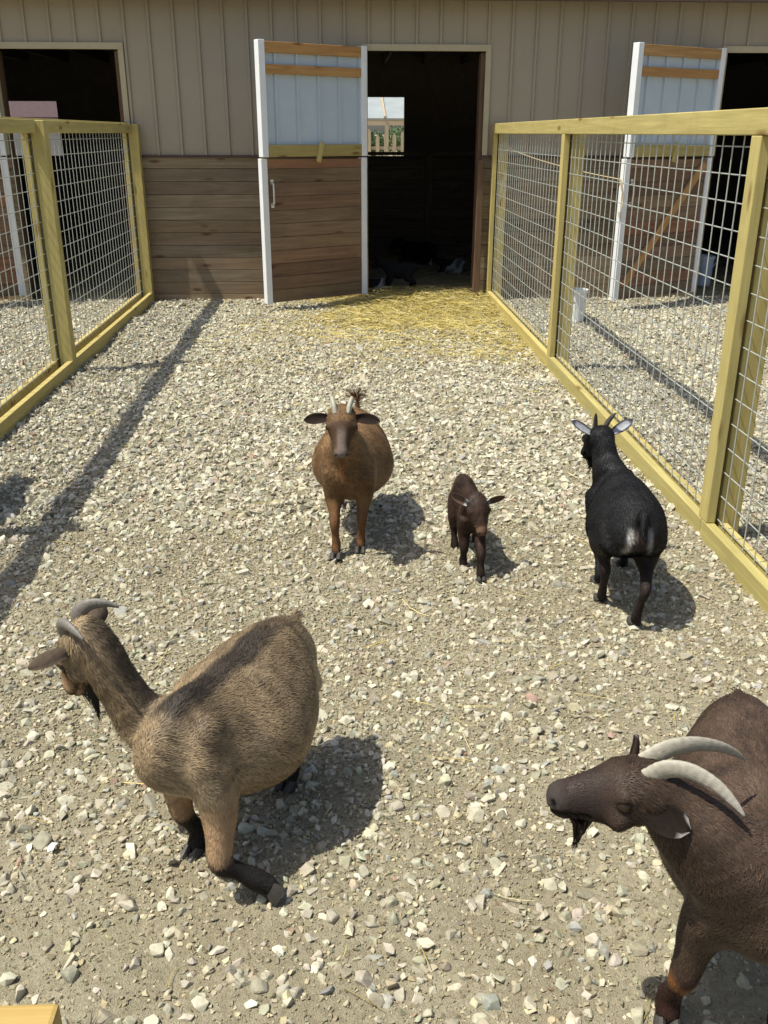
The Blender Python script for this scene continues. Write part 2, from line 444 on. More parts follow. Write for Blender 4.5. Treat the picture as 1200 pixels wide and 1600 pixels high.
for d in DOOR_X:
    mb = MB(); zb = ZS + .012
    mb.box((d - .025, YW - .012, (zb + DTOP) / 2), (.05, .03, DTOP - zb)); mb.box((d + DW + .025, YW - .012, (zb + DTOP) / 2), (.05, .03, DTOP - zb))
    mb.box((d + DW / 2, YW - .0125, DTOP + .028), (DW + .10, .031, .056))
    mb.build('door_trim', M_TANTRIM, barn, .003)
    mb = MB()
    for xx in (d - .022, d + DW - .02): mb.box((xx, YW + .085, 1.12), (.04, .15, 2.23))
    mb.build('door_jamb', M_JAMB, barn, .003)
    mb = MB()
    mb.box((d + DW - .012, YW - .055, .66), (.06, .05, 1.30)) ; mb.build('jamb_post', M_JAMB, barn, .003)
# inside and the far side
def wall_y(mb, y, holes, z1=3.2, th=.1):
    xs = XL
    for (a, b, z0, zt) in holes:
        mb.box(((xs + a) / 2, y, z1 / 2), (a - xs, th, z1))
        mb.box(((a + b) / 2, y, z0 / 2), (b - a, th, z0)); mb.box(((a + b) / 2, y, (zt + z1) / 2), (b - a, th, z1 - zt)); xs = b
    mb.box(((xs + XR) / 2, y, z1 / 2), (XR - xs, th, z1))
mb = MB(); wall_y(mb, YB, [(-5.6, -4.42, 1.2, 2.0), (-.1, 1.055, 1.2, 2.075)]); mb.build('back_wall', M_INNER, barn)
for xx in (XL, XR):
    mb = MB(); mb.box((xx, (YW + YB) / 2, 1.6), (.1, YB - YW - .1, 3.2)); mb.build('end_wall', M_INNER, barn)
mb = MB()
mid = (YW + YB) / 2; rise = 1.1
for y0, z0, y1, z1 in ((YW - .25, ZE + .02, mid, ZE + rise), (mid, ZE + rise, YB + .3, ZE + .02)):
    V = [(XL - .3, y0, z0), (XR + .3, y0, z0), (XR + .3, y1, z1), (XL - .3, y1, z1)]
    V += [(a, b, c_ + .05) for a, b, c_ in V]
    mb.add(V, [(0, 1, 2, 3), (7, 6, 5, 4), (0, 4, 5, 1), (1, 5, 6, 2), (2, 6, 7, 3), (3, 7, 4, 0)])
mb.build('roof', M_BROWNTRIM, barn)
mb = MB(); mb.box(((XL + XR) / 2, YW - .268, ZE + .005), (XR - XL + .6, .035, .15)); mb.build('eave_fascia', M_BROWNTRIM, barn, .004)
mb = MB()
k = 0
while XL + .3 + k * .61 < XR: mb.box((XL + .3 + k * .61, mid, ZE - .08), (.04, YB - YW - .2, .14)); k += 1
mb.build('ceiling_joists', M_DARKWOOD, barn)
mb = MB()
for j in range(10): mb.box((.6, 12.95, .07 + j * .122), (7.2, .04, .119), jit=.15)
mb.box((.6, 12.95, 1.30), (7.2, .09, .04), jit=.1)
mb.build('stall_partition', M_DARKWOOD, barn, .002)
for xx in (1.17, -2.2, 4.4):
    mb = MB(); mb.box((xx, 12.86, .65), (.09, .09, 1.3)); mb.build('partition_post', M_DARKWOOD, barn, .003)
for xx in (-1.45, 1.9):
    mb = MB()
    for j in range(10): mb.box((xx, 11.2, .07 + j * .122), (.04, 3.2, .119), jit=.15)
    mb.build('side_partition', M_DARKWOOD, barn, .002)

# stall doors, each in a lower and an upper leaf swung out and left of its doorway
def stall_door(hx, ang, up_ang, brace=False):
    Wd = 1.12
    mb = MB(); z_ = .07
    while z_ < 1.32:
        h = min(.118, 1.325 - z_)
        mb.box((Wd / 2, 0, z_ + h / 2), (Wd - .05, .045, h - .003), tint=random.choice([(1, 1, 1), (1.15, .95, .9), (.82, .8, .8), (1.0, 1.1, 1.1), (.9, 1.0, .95)]), jit=.12)
        z_ += h
    lo = mb.build('lower_door', M_DOORPLANK, barn, .002)
    lo.location = (hx, YW - .06, 0); lo.rotation_euler = (0, 0, R(180 + ang))
    for xx in (.03, Wd - .03):
        q = MB(); q.box((xx, .004, .70), (.060, .064, 1.27)); o_ = q.build('edge_trim', M_WHITE, lo, .004)
    q = MB(); hz = 1.04
    q.tube([(Wd - .10, .025, hz + .10), (Wd - .10, .06, hz + .085), (Wd - .10, .065, hz), (Wd - .10, .06, hz - .085), (Wd - .10, .025, hz - .10)], .009, 8)
    q.box((Wd - .10, .027, hz + .10), (.03, .008, .04)); q.box((Wd - .10, .027, hz - .10), (.03, .008, .04))
    q.build('door_handle', M_STEEL, lo, smooth=False)
    if brace:
        q = MB(); a = Vector((.10, .036, 1.28)); b = Vector((Wd - .12, .036, .22)); L_ = (b - a).length
        Mx = Matrix.Translation((a + b) / 2) @ Matrix.Rotation(math.atan2(-(b.z - a.z), b.x - a.x), 4, 'Y')
        q.box((0, 0, 0), (L_, .025, .07), Mx); q.build('brace', M_RAIL, lo, .003)
    mb = MB()
    siding_piece(mb, .04, Wd - .04, 1.43, 2.26, .0, 1)
    mb.box((Wd / 2, -.02, 1.82), (Wd - .06, .02, .86))
    upd = mb.build('upper_door', M_LINER, barn)
    upd.location = (hx, YW - .06, 0); upd.rotation_euler = (0, 0, R(180 + up_ang))
    for xx in (.03, Wd - .03):
        q = MB(); q.box((xx, .006, 1.813), (.062, .074, .93)); q.build('edge_trim', M_WHITE, upd, .004)
    for zz, hh_, mt in ((2.225, .085, M_RAIL), (2.055, .075, M_RAIL), (1.40, .10, M_PINE)):
        q = MB(); q.box((Wd / 2, .022, zz), (Wd - .13, .036, hh_), jit=.08, tint=(.8, .8, .8) if mt is M_PINE else (1, 1, 1)); q.build('cross_rail', mt, upd, .003)
    q = MB(); Mx = Matrix.Translation((.53, .05, 1.385)) @ Matrix.Rotation(R(-14), 4, 'Y')
    q.box((0, 0, 0), (.045, .022, .17), Mx); q.build('latch_block', M_PINE, upd, .003)
stall_door(DOOR_X[1] - .03, 32, 33.5)
stall_door(DOOR_X[2] - .06, 28, 29, True)
stall_door(DOOR_X[0] - .03, 30, 31)

# ------------------------------------------------------------------ fences (two runs of the same make)
def fence(x0, ys, label):
    f = empty('fence', (x0, 0, 0)); tag(f, label, 'fence', 'fences between the goat yards')
    ya, yb = ys[0], ys[-1]; zt = 1.543
    for y_ in ys:
        q = MB(); q.box((.10, y_ + .045, .76), (.09, .09, 1.72), jit=.06); q.build('post', M_PINE, f, .004)
        q = MB(); q.box((.019, y_ + .03, .092 + (zt - .092) / 2), (.038, .085, zt - .092), jit=.08); q.build('stud', M_PINE, f, .003)
    q = MB(); y_ = ya - .2
    q.box((.019, (ya + yb) / 2, zt + .045), (.038, yb - ya + .24, .089), jit=.05); q.build('top_rail', M_PINE, f, .004)
    for i in range(len(ys) - 1):
        q = MB(); q.box((.0745, (ys[i] + ys[i + 1]) / 2 + .045, zt + .040), (.038, ys[i + 1] - ys[i] - .094, .078), jit=.06); q.build('top_rail', M_PINE, f, .004)
    for i in range(len(ys) - 1):
        q = MB(); q.box((.0185, (ys[i] + ys[i + 1]) / 2 + .04, .02), (.039, ys[i + 1] - ys[i] - .004, .14), jit=.08); q.build('bottom_board', M_PINE, f, .004)
        q = MB(); q.box((.076 if x0 > 0 else .1245, (ys[i] + ys[i + 1]) / 2 + .045, .018), (.038, ys[i + 1] - ys[i] - .094, .14), jit=.08); q.build('bottom_board', M_PINE, f, .004)
    for i in range(len(ys) - 1):
        q = MB(); a, b = ys[i] + .03, ys[i + 1] + .03; r_ = .0027
        n_ = round((b - a) / .1016)
        for k in range(n_ + 1):
            yy = a + (b - a) * k / n_
            wob = random.uniform(-.002, .002)
            q.tube([(.043, yy, .06), (.043 + wob, yy + wob, .85), (.043, yy, zt + .06)], r_, 5, False)
        for k in range(15):
            zz = .105 + k * .1
            q.tube([(.049, a - .02, zz), (.049, (a + b) / 2, zz - .003), (.049, b + .02, zz)], r_, 5, False)
        q.build('wire_panel', M_WIRE, f, smooth=True)
    return f
YS = [0.42, 3.41, 6.43, 9.38]
fence(-2.0, YS, 'pale pine and wire fence with its square posts standing on the goat yard side')
fence(1.458, YS, 'pale pine and wire fence beside the black goat, with a white bucket behind it')


# ------------------------------------------------------------------ goats
def catmull(P, n):
    P = np.array(P, float); out = []
    Q = np.vstack([2 * P[0] - P[1], P, 2 * P[-1] - P[-2]])
    for i in range(1, len(Q) - 2):
        for k in range(n):
            t = k / n; a, b, c, d = Q[i - 1], Q[i], Q[i + 1], Q[i + 2]
            out.append(.5 * (2 * b + (c - a) * t + (2 * a - 5 * b + 4 * c - d) * t * t + (3 * b - a - 3 * c + d) * t ** 3))
    out.append(P[-1]); return np.array(out)

def loft(rows, up, n=24, pear=0.0, sub=4):
    """rows: x, y, z, half width, half height -> closed tube of ellipses"""
    C = catmull(rows, sub); V, F = [], []
    up = np.array(up, float)
    for i, r in enumerate(C):
        t = C[min(i + 1, len(C) - 1), :3] - C[max(i - 1, 0), :3]; t /= np.linalg.norm(t) + 1e-9
        s = np.cross(up, t); s /= np.linalg.norm(s) + 1e-9; u = np.cross(t, s)
        for k in range(n):
            a = 2 * math.pi * k / n; ca, sa = math.cos(a), math.sin(a)
            V.append(r[:3] + s * ca * r[3] * (1 - pear * sa) + u * sa * r[4])
    m = len(C)
    for i in range(m - 1):
        for k in range(n): F.append((i * n + k, i * n + (k + 1) % n, (i + 1) * n + (k + 1) % n, (i + 1) * n + k))
    F.append(tuple(range(n))[::-1]); F.append(tuple(range((m - 1) * n, m * n)))
    return V, F

def blob(c, r, M=None):
    bm = bmesh.new(); bmesh.ops.create_icosphere(bm, subdivisions=3, radius=1)
    V = np.array([v.co[:] for v in bm.verts]) * np.array(r); F = [[v.index for v in f.verts] for f in bm.faces]; bm.free()
    if M is not None: V = V @ np.array(M).T
    return V + np.array(c), F

def seg_dist(P, a, b):
    ab = b - a; t = np.clip(((P - a) @ ab) / (ab @ ab + 1e-12), 0, 1)
    return np.linalg.norm(P - (a + t[:, None] * ab), axis=1), t

def make_goat(g, label, group=None):
    """g: pose and looks; all lengths for a goat 0.47 m at the withers, times g['s']"""
    s = g['s']; L = g.get('L', .36); fat = g.get('fat', 1.0); hs = g.get('head_s', 1.0)
    head_yaw = g['heading']; rng = np.random.default_rng(g.get('seed', 1))
    root = empty(g.get('name', 'goat'), (g['xy'][0], g['xy'][1], g.get('root_z', 0)), head_yaw)
    tag(root, label, 'goat', group)
    c_, s_ = math.cos(head_yaw), math.sin(head_yaw)
    def loc(p):                                                  # world metres -> goat units
        dx, dy = p[0] - g['xy'][0], p[1] - g['xy'][1]
        return np.array([(dx * c_ + dy * s_) / s, (-dx * s_ + dy * c_) / s, p[2] / s])
    def locd(d):
        v = np.array([d[0] * c_ + d[1] * s_, -d[0] * s_ + d[1] * c_, d[2]]); return v / np.linalg.norm(v)
    bend = g.get('bend', 0.0)
    def by(x): return bend * (x * x - .02)
    by_ = lambda x: bend * x * x
    sag = g.get('sag', 0.0); tw, th, tz = g.get('torso', (1, 1, 0))
    T = [(-L * .5 - .135, .375, .030, .035), (-L * .5 - .12, .37, .062, .070), (-L * .5 - .06, .362, .092, .100), (-L * .5 + .03, .352, .104 + .030 * fat, .120),
         (-L * .22, .330 - sag * .5, .094 + .058 * fat, .138), (-L * .0, .318 - sag, .088 + .074 * fat, .152), (L * .22, .322 - sag * .4, .088 + .038 * fat, .143),
         (L * .42, .340, .094, .125), (L * .5 + .05, .360, .066, .092), (L * .5 + .09, .370, .042, .060), (L * .5 + .11, .375, .020, .032)]
    fw = g.get('front_w', 1.0)
    spine = [(x, by_(x), z + tz, w_ * tw * (1 - (1 - fw) * float(smooth01(-.08, .14, x))), h_ * th) for x, z, w_, h_ in T]
    parts = [loft(spine, (0, 0, 1), 32, 0.20)]
    # head frame
    poll = loc(g['poll']); d = locd(g['nose_dir']); u = np.array(locd(g['brow_dir'])); u = u - d * (u @ d); u /= np.linalg.norm(u); l = np.cross(u, d)
    hl_, hw_ = g.get('head_len', .86), g.get('head_w', 1.12)
    def H(t, v, y): return poll + hs * (d * t * hl_ + u * v + l * y * hw_)
    HS = [(-.045, -.045, .022, .020), (-.030, -.042, .037, .036), (0, -.040, .044, .043), (.035, -.041, .046, .050), (.068, -.046, .045, .053), (.10, -.049, .036, .046),
          (.13, -.050, .0270, .040), (.158, -.051, .0238, .0330), (.180, -.0525, .0248, .0300), (.195, -.054, .0215, .0245), (.206, -.055, .013, .014)]
    parts.append(loft([(*H(t, v, 0), w_ * hs * hw_, h_ * hs) for t, v, w_, h_ in HS], u, 24, 0.0, 4))
    for sy in (-1, 1):
        parts.append(blob(H(.066, -.026, .036 * sy), np.array((.017, .017, .015)) * hs))                 # brow
        parts.append(blob(H(.186, -.047, .013 * sy), np.array((.012, .012, .011)) * hs))                 # nostril wing
        parts.append(blob(H(.075, -.062, .024 * sy), np.array((.034, .022, .026)) * hs))                 # cheek
    parts.append(blob(H(.172, -.073, 0), np.array((.017, .017, .014)) * hs))                             # chin
    # neck
    nb = g.get('neck_base', (L * .5 - .01, 0, .385)); n0 = np.array((nb[0], by_(nb[0]) + nb[1], nb[2])); n3 = H(-.006, -.047, 0)
    n1 = n0 * .62 + n3 * .38 + np.array(g.get('neck_off', (.03, 0, -.01))); n2 = n0 * .3 + n3 * .7 + .6 * np.array(g.get('neck_off', (.03, 0, -.01)))
    nw = g.get('neck_w', 1.0)
    NK = [(*n0, .078 * nw, .105 * nw), (*n1, .060 * nw, .082 * nw), (*n2, .050 * nw, .066 * nw), (*n3, .040 * hs, .046 * hs)]
    nup = np.array([-.6, 0, 1.]) if g.get('neck_up') is None else np.array(g['neck_up'], float)
    parts.append(loft(NK, nup, 24, 0.0, 5))
    # legs
    segs = []; hooves = []; foot = {}
    lt = g.get('leg_t', 1.0)
    for key, front, side in (('fl', 1, 1), ('fr', 1, -1), ('hl', 0, 1), ('hr', 0, -1)):
        spec = g['legs'][key]; wdt = (.068 if front else .075) * tw
        if isinstance(spec, dict):
            J = [np.array(loc(p)) for p in spec['joints']]; top = np.array((L * .5 - .01 if front else -L * .5 - .02, by_(L * .5) + wdt * side, .34))
            J = [top] + J; hd = locd(spec['hoof_dir'])
        else:
            f = loc(spec); f[2] = max(f[2], .0)
            if front:
                top = np.array((L * .5 - .005, by_(L * .5) + wdt * side, .345)); el = np.array((L * .5 - .015 + .25 * (f[0] - L * .5), top[1] * .6 + .4 * f[1], .235))
                kn = el * .42 + f * .58 + np.array((.018, 0, .035 + .0)); kn[2] = .142 + f[2] * .6
                fe = f + np.array((-.012, 0, .052))
            else:
                top = np.array((-L * .5 - .03, by_(L * .5) + wdt * side, .35)); el = np.array((-L * .5 + .05 + .3 * (f[0] + L * .5), top[1] * .6 + .4 * f[1] + .012 * side, .245))
                kn = f + np.array((-.045 + .1 * (top[0] - f[0]), 0, .165 + f[2] * .5)); kn[1] = el[1] * .3 + f[1] * .7
                fe = f + np.array((-.010, 0, .052))
            J = [top, el, kn, fe, f + np.array((.008, 0, .022))]; hd = np.array((1., 0, 0))
        rad = [.072, .047, .0255, .0225, .0215] if front else [.078, .054, .0265, .0225, .0215]
        rad = [r_ * (lt if i_ > 1 else 1) for i_, r_ in enumerate(rad)]
        # midpoints that keep cannon bones slim
        rows = [(*J[0], rad[0] * .56, rad[0] * 1.15), (*J[1], rad[1] * .85, rad[1] * 1.1), (*(J[1] * .45 + J[2] * .55), rad[2] * 1.18, rad[2] * 1.35), (*J[2], rad[2], rad[2] * 1.12),
                (*(J[2] * .5 + J[3] * .5), .0175 * lt, .0195 * lt), (*J[3], rad[3], rad[3] * 1.1), (*J[4], rad[4], rad[4])]
        parts.append(loft(rows, (1, 0, 0.2), 16, 0.0, 4))
        for a, b in zip(J[:-1], J[1:]): segs.append((a, b, 'f' if front else 'h', len(segs)))
        foot[key] = J; hooves.append((key, J[-1], J[-2], hd))
    for sy in (-1, 1):
        yb_ = by_(L * .5)
        parts.append(blob((L * .5 - .01, yb_ + .070 * sy * tw * fw, .335), (.066, .034 * tw * fw, .095 * th)))                                # shoulder
        parts.append(blob((-L * .5 - .02, yb_ + .054 * sy * tw, .335), (.086, .042 * tw, .100 * th)))                                # haunch
        parts.append(blob((-L * .5 - .01, yb_ + .042 * sy * tw, .440), (.026, .02, .022)))                                # hip bone
    parts.append(blob((L * .5 - .03, by_(L * .5), .440), (.055, .026, .030)))                                        # withers
    tl = [np.array(p, float) for p in g['tail']]; tb = np.array((-L * .5 - .115, by_(L * .5), .405))
    tr_ = g.get('tail_r', 1.0); tp = [tb + np.array((.03, 0, -.01))] + [tb + t for t in tl]
    parts.append(loft([(*p, (.020 - .008 * i / len(tp)) * tr_, (.016 - .006 * i / len(tp)) * tr_) for i, p in enumerate(tp)], (0, 1, .1), 12, 0, 3))
    V, F, o_ = [], [], 0
    for v, f in parts:
        V.append(np.array(v)); F += [tuple(i + o_ for i in q) for q in f]; o_ += len(v)
    me = bpy.data.meshes.new('tmp'); me.from_pydata(np.concatenate(V).tolist(), [], F)
    bm = bmesh.new(); bm.from_mesh(me); bmesh.ops.recalc_face_normals(bm, faces=bm.faces); bm.to_mesh(me); bm.free()
    ob = bpy.data.objects.new('tmp', me); COL.objects.link(ob)
    md = ob.modifiers.new('r', 'REMESH'); md.mode = 'VOXEL'; md.voxel_size = g.get('vox', .0062); md.adaptivity = 0
    dg = bpy.context.evaluated_depsgraph_get(); dg.update()
    body = bpy.data.meshes.new_from_object(ob.evaluated_get(dg)); bpy.data.objects.remove(ob)
    n = len(body.vertices); P = np.empty(n * 3, np.float32); body.vertices.foreach_get('co', P); P = P.reshape(-1, 3).astype(float)
    E = np.empty(len(body.edges) * 2, np.int32); body.edges.foreach_get('vertices', E); E = E.reshape(-1, 2)
    deg = np.bincount(E.ravel(), minlength=n).astype(float)
    hq = (P - poll) / hs; ht, hv, hl = hq @ d / hl_, hq @ u, hq @ l / hw_
    in_head = (ht > -.01) & (np.abs(hl) < .075) & (hv > -.125) & (hv < .03) & (ht < .23)
    wgt = smooth01(.10, .28, P[:, 2]) * .62 + .07; wgt = np.where(in_head, .10, wgt)
    for _ in range(26):
        av = np.stack([np.bincount(E[:, 0], P[E[:, 1], k], n) + np.bincount(E[:, 1], P[E[:, 0], k], n) for k in range(3)], -1) / deg[:, None]
        P = P + (av - P) * wgt[:, None]
    body.vertices.foreach_set('co', P.astype(np.float32).ravel()); body.update()
    # which bone each point belongs to, and how its hair lies
    bones = [(np.array(spine[i][:3]), np.array(spine[i + 1][:3]), 't', np.array((-1, 0, -.45))) for i in range(1, len(spine) - 2)]
    nc = catmull([n0, n1, n2, n3], 2)
    bones += [(nc[i], nc[i + 1], 'n', nc[0] - nc[-1] + np.array((0, 0, -.05))) for i in range(len(nc) - 1)]
    bones += [(H(.0, -.045, 0), H(.19, -.052, 0), 'e', -d)]
    for a, b, q, _ in segs: bones.append((a, b, q, (b - a)))
    bones += [(tp[i], tp[i + 1], 'a', tp[i + 1] - tp[i]) for i in range(len(tp) - 1)]
    rsub = {'t': .115, 'n': .055, 'e': .035, 'f': .03, 'h': .035, 'a': .015}
    best = np.full(n, 9.); reg = np.zeros(n, 'U1'); flow = np.zeros((n, 3))
    for a, b, q, fl in bones:
        dd, _ = seg_dist(P, a, b); dd = dd - rsub[q]; k = dd < best
        best[k] = dd[k]; reg[k] = q; flow[k] = np.array(fl) / (np.linalg.norm(fl) + 1e-9)
    for _ in range(8):
        av = np.stack([np.bincount(E[:, 0], flow[E[:, 1], k], n) + np.bincount(E[:, 1], flow[E[:, 0], k], n) for k in range(3)], -1) / deg[:, None]
        flow = flow * .4 + av * .6
    N = np.empty(n * 3, np.float32); body.vertices.foreach_get('normal', N); N = N.reshape(-1, 3).astype(float)
    hq = (P - poll) / hs; ht, hv, hl = hq @ d / hl_, hq @ u, hq @ l / hw_
    is_e = reg == 'e'
    # mouth crease and nostril pits
    mouth = is_e & (ht > .125) & (np.abs(hv + .0635 + .10 * (ht - .19) * -.5) < .0045)
    pit = is_e & (((ht - .193) ** 2 + (hv + .046) ** 2 + (np.abs(hl) - .0125) ** 2) < .0078 ** 2)
    P = P - N * (mouth * .003 + pit * .004)[:, None] * hs
    nax = (n3 - n0) / np.linalg.norm(n3 - n0); nku = np.array((0, 0, 1.)) - nax * nax[2]; nku /= np.linalg.norm(nku)
    ctx = dict(nku=nku, P=P, N=N, reg=reg, ht=ht, hv=hv, hl=hl, e=is_e, L=L, by=by_(P[:, 0]), rng=rng)
    colr = np.clip(g['coat'](ctx), 0, 1)
    for _ in range(2):
        av = np.stack([np.bincount(E[:, 0], colr[E[:, 1], k], n) + np.bincount(E[:, 1], colr[E[:, 0], k], n) for k in range(3)], -1) / deg[:, None]
        colr = colr * .5 + av * .5
    colr[mouth] *= .30; colr[pit] *= .12
    ring = is_e & (((ht - .068) / 1.3) ** 2 + (hv + .034) ** 2 < .0125 ** 2) & (np.abs(hl) > .028)
    colr[ring] *= .45
    # ears join the body mesh
    FB = np.empty(len(body.polygons), np.int32); body.polygons.foreach_get('loop_total', FB)
    quads = [tuple(p_.vertices) for p_ in body.polygons]
    VV = [P]; CC = [colr]; off = n
    for sy in (1, -1):
        e = g['ears'][0 if sy > 0 else 1]
        ed = d * e[0] + u * e[1] + l * e[2]; ed /= np.linalg.norm(ed)
        ef = d * e[3] + u * e[4] + l * e[5]; ef -= ed * (ef @ ed); ef /= np.linalg.norm(ef); es = np.cross(ed, ef)
        eb = g.get('ear_base', (.008, -.030)); base = H(eb[0], eb[1], .038 * sy); el_ = g.get('ear_len', .098) * hs; ew = g.get('ear_w', .023) * hs
        rows = 9; m_ = 9; ev = []; ec = []
        for face in (1, -1):
            for i in range(rows):
                t = i / (rows - 1); wv = ew * (0.62 + 1.5 * t - 1.05 * t * t) * (1 - t ** 4) ** .6 * 1.15 if i < rows - 1 else ew * .12
                for k in range(m_):
                    q = k / (m_ - 1) * 2 - 1
                    cup = (.55 - .35 * t) * ew * (q * q) * 1.3
                    p_ = base + ed * (el_ * t) + es * (wv * q) + ef * (cup + face * .0035 * hs * (1 - q * q) ** .5 - .010 * hs * t * (1 - t)) - np.array((0, 0, .012 * t * t * g.get('ear_droop', 1.0)))
                    ev.append(p_); ec.append(g['ear_col'](t, abs(q), face))
        ev = np.array(ev); ec = np.array(ec) * rng.uniform(.85, 1.1, (len(ev), 1))
        VV.append(ev); CC.append(ec); A = rows * m_
        for i in range(rows - 1):
            for k in range(m_ - 1):
                a0 = off + i * m_ + k
                quads.append((a0, a0 + 1, a0 + m_ + 1, a0 + m_)); quads.append((a0 + A, a0 + A + m_, a0 + A + m_ + 1, a0 + A + 1))
            for k in (0, m_ - 1):
                a0 = off + i * m_ + k; quads.append((a0, a0 + m_, a0 + A + m_, a0 + A))
        for k in range(m_ - 1):
            a0 = off + (rows - 1) * m_ + k; quads.append((a0, a0 + 1, a0 + A + 1, a0 + A))
        off += len(ev)
    bpy.data.meshes.remove(body)
    VV = np.concatenate(VV) * s; CC = np.concatenate(CC)
    bm_me = bpy.data.meshes.new('goat_body'); bm_me.from_pydata(VV.tolist(), [], quads); bm_me.polygons.foreach_set('use_smooth', [True] * len(bm_me.polygons))
    at = bm_me.color_attributes.new('tint', 'FLOAT_COLOR', 'POINT'); q4 = np.ones((len(VV), 4), np.float32); q4[:, :3] = CC; at.data.foreach_set('color', q4.ravel())
    bmm = bmesh.new(); bmm.from_mesh(bm_me); bmesh.ops.recalc_face_normals(bmm, faces=bmm.faces); bmm.to_mesh(bm_me); bmm.free()
    link_mesh('body', bm_me, M_HIDE, root)
    # fur: short tapering hairs lying along the coat
    nf = g.get('hairs', 0)
    if nf:
        tri = []
        for q in quads[:len(FB)]:
            tri.append(q[:3]); 
            if len(q) == 4: tri.append((q[0], q[2], q[3]))
        tri = np.array(tri); ar = np.linalg.norm(np.cross(P[tri[:, 1]] - P[tri[:, 0]], P[tri[:, 2]] - P[tri[:, 0]]), axis=1)
        tz = P[tri[:, 0], 2]
        ar = ar * np.where(reg[tri[:, 0]] == 'e', 2.2, 1.0) * np.where(is_e[tri[:, 0]] & (ht[tri[:, 0]] > .165), .0, 1.0) * np.where(reg[tri[:, 0]] == 'a', 5.0, 1.0)
        ti = rng.choice(len(tri), nf, p=ar / ar.sum()); b_ = rng.uniform(0, 1, (nf, 2)); k = b_.sum(1) > 1; b_[k] = 1 - b_[k]
        w3 = np.stack([1 - b_.sum(1), b_[:, 0], b_[:, 1]], -1)
        itp = lambda A: (A[tri[ti]] * w3[:, :, None]).sum(1)
        p0, nn, ff, cc = itp(P), itp(N), itp(flow), itp(colr); rg = reg[tri[ti, 0]]
        nn /= np.linalg.norm(nn, axis=1)[:, None] + 1e-9
        ff = ff + rng.normal(0, .20, (nf, 3)) + .9 * (np.stack([vnoise(p0[:, 0] * 26 + 7 * q, (p0[:, 1] + p0[:, 2]) * 26 + 30, 90 + q) for q in range(3)], -1) - .5); ff = ff - nn * (ff * nn).sum(1)[:, None]; ff /= np.linalg.norm(ff, axis=1)[:, None] + 1e-9
        ln = np.select([rg == 't', rg == 'n', rg == 'e', rg == 'a'], [.0135, .0135, .0065, .04], .0075) * g.get('fur_len', 1.0) * rng.uniform(.6, 1.3, nf)
        ridge = (rg == 't') & (np.abs(p0[:, 1] - by_(p0[:, 0])) < .03) & (nn[:, 2] > .6)
        ln = np.where(ridge, ln * 1.5, ln)
        lift = np.where(rg == 'e', .10, .12) + rng.uniform(0, .13, nf); lift = np.where(rg == 'a', g.get('tail_lift', .5), lift)
        pm = p0 + (ff * .55 + nn * lift[:, None] * .7) * ln[:, None]; pe = p0 + (ff + nn * lift[:, None]) * ln[:, None] + np.array((0, 0, -.15)) * ln[:, None]
        sd_ = np.cross(ff, nn); wv = (np.where(rg == 'e', .0006, .00075) * rng.uniform(.7, 1.3, nf))[:, None] * g.get('fur_w', 1.0)
        Vf = np.stack([p0 - nn * .001 - sd_ * wv, p0 - nn * .001 + sd_ * wv, pm - sd_ * wv * .8, pm + sd_ * wv * .8, pe], 1)
        var = g['hair_var'](cc, rng, ctx, p0, rg)
        str_ = vnoise(p0[:, 0] * 34 + 50, (p0[:, 2] + .8 * np.abs(p0[:, 1])) * 150 + 50, 77) * .6 + fbm(p0[:, 0] * 55 + 9, (p0[:, 2] + p0[:, 1]) * 70 + 40, 78, 2) * .4
        var = var * (1 + g.get('streak', .55) * (str_ - .5) * 2 * np.where(rg == 'e', .4, 1))[:, None].clip(.3, 1.9)
        Cf = np.repeat(var, 5, 0); tipf = g.get('tip', .9); Cf = Cf.reshape(-1, 5, 3); Cf[:, 4] *= tipf; Cf[:, :2] *= .9; Cf = Cf.reshape(-1, 3)
        Nf = np.repeat(nn, 5, 0).reshape(-1, 5, 3); Nf = Nf + sd_[:, None, :] * np.array([-.35, .35, -.35, .35, 0])[None, :, None]; Nf = Nf.reshape(-1, 3)
        Nf /= np.linalg.norm(Nf, axis=1)[:, None]
        i0 = (np.arange(nf) * 5)[:, None]
        Ff = np.concatenate([i0 + np.array([0, 1, 3]), i0 + np.array([0, 3, 2]), i0 + np.array([2, 3, 4])], 0)
        link_mesh('fur', np_mesh('fur', Vf.reshape(-1, 3) * s, Ff, True, np.clip(Cf, 0, 1), Nf), M_FUR, root)
    # hooves
    for key, p_, above, hd in hooves:
        ax = p_ - above; ax /= np.linalg.norm(ax); fw = np.array(hd) - ax * (np.array(hd) @ ax); fw /= np.linalg.norm(fw); sw = np.cross(ax, fw)
        q = MB()
        for sy in (-1, 1):
            rows = []
            for t, r1, r2, fo in ((-.006, .010, .016, .0), (.006, .0115, .020, .003), (.022, .012, .024, .008)):
                rows.append([p_ + ax * t + sw * (sy * .0125 + .0115 * math.cos(a) * (r1 / .0115)) + fw * (fo + r2 * math.sin(a)) for a in [2 * math.pi * k / 10 for k in range(10)]])
            Vh = np.array(rows).reshape(-1, 3) * s; Fh = [(i * 10 + k, i * 10 + (k + 1) % 10, (i + 1) * 10 + (k + 1) % 10, (i + 1) * 10 + k) for i in range(2) for k in range(10)]
            q.add(Vh, Fh + [tuple(range(10))[::-1], tuple(range(20, 30))], None, g.get('hoof_col', (.05, .045, .04)))
        q.build('hoof', M_HORN, root, smooth=False)
    # eyes
    for sy in (-1, 1):
        bm = bmesh.new(); bmesh.ops.create_uvsphere(bm, u_segments=16, v_segments=10, radius=.0105 * hs * s)
        mm = bpy.data.meshes.new('eye'); bm.to_mesh(mm); bm.free(); mm.polygons.foreach_set('use_smooth', [True] * len(mm.polygons))
        e = link_mesh('eye', mm, M_EYE, root); e.location = Vector(H(.068, -.034, .0415 * sy)) * s
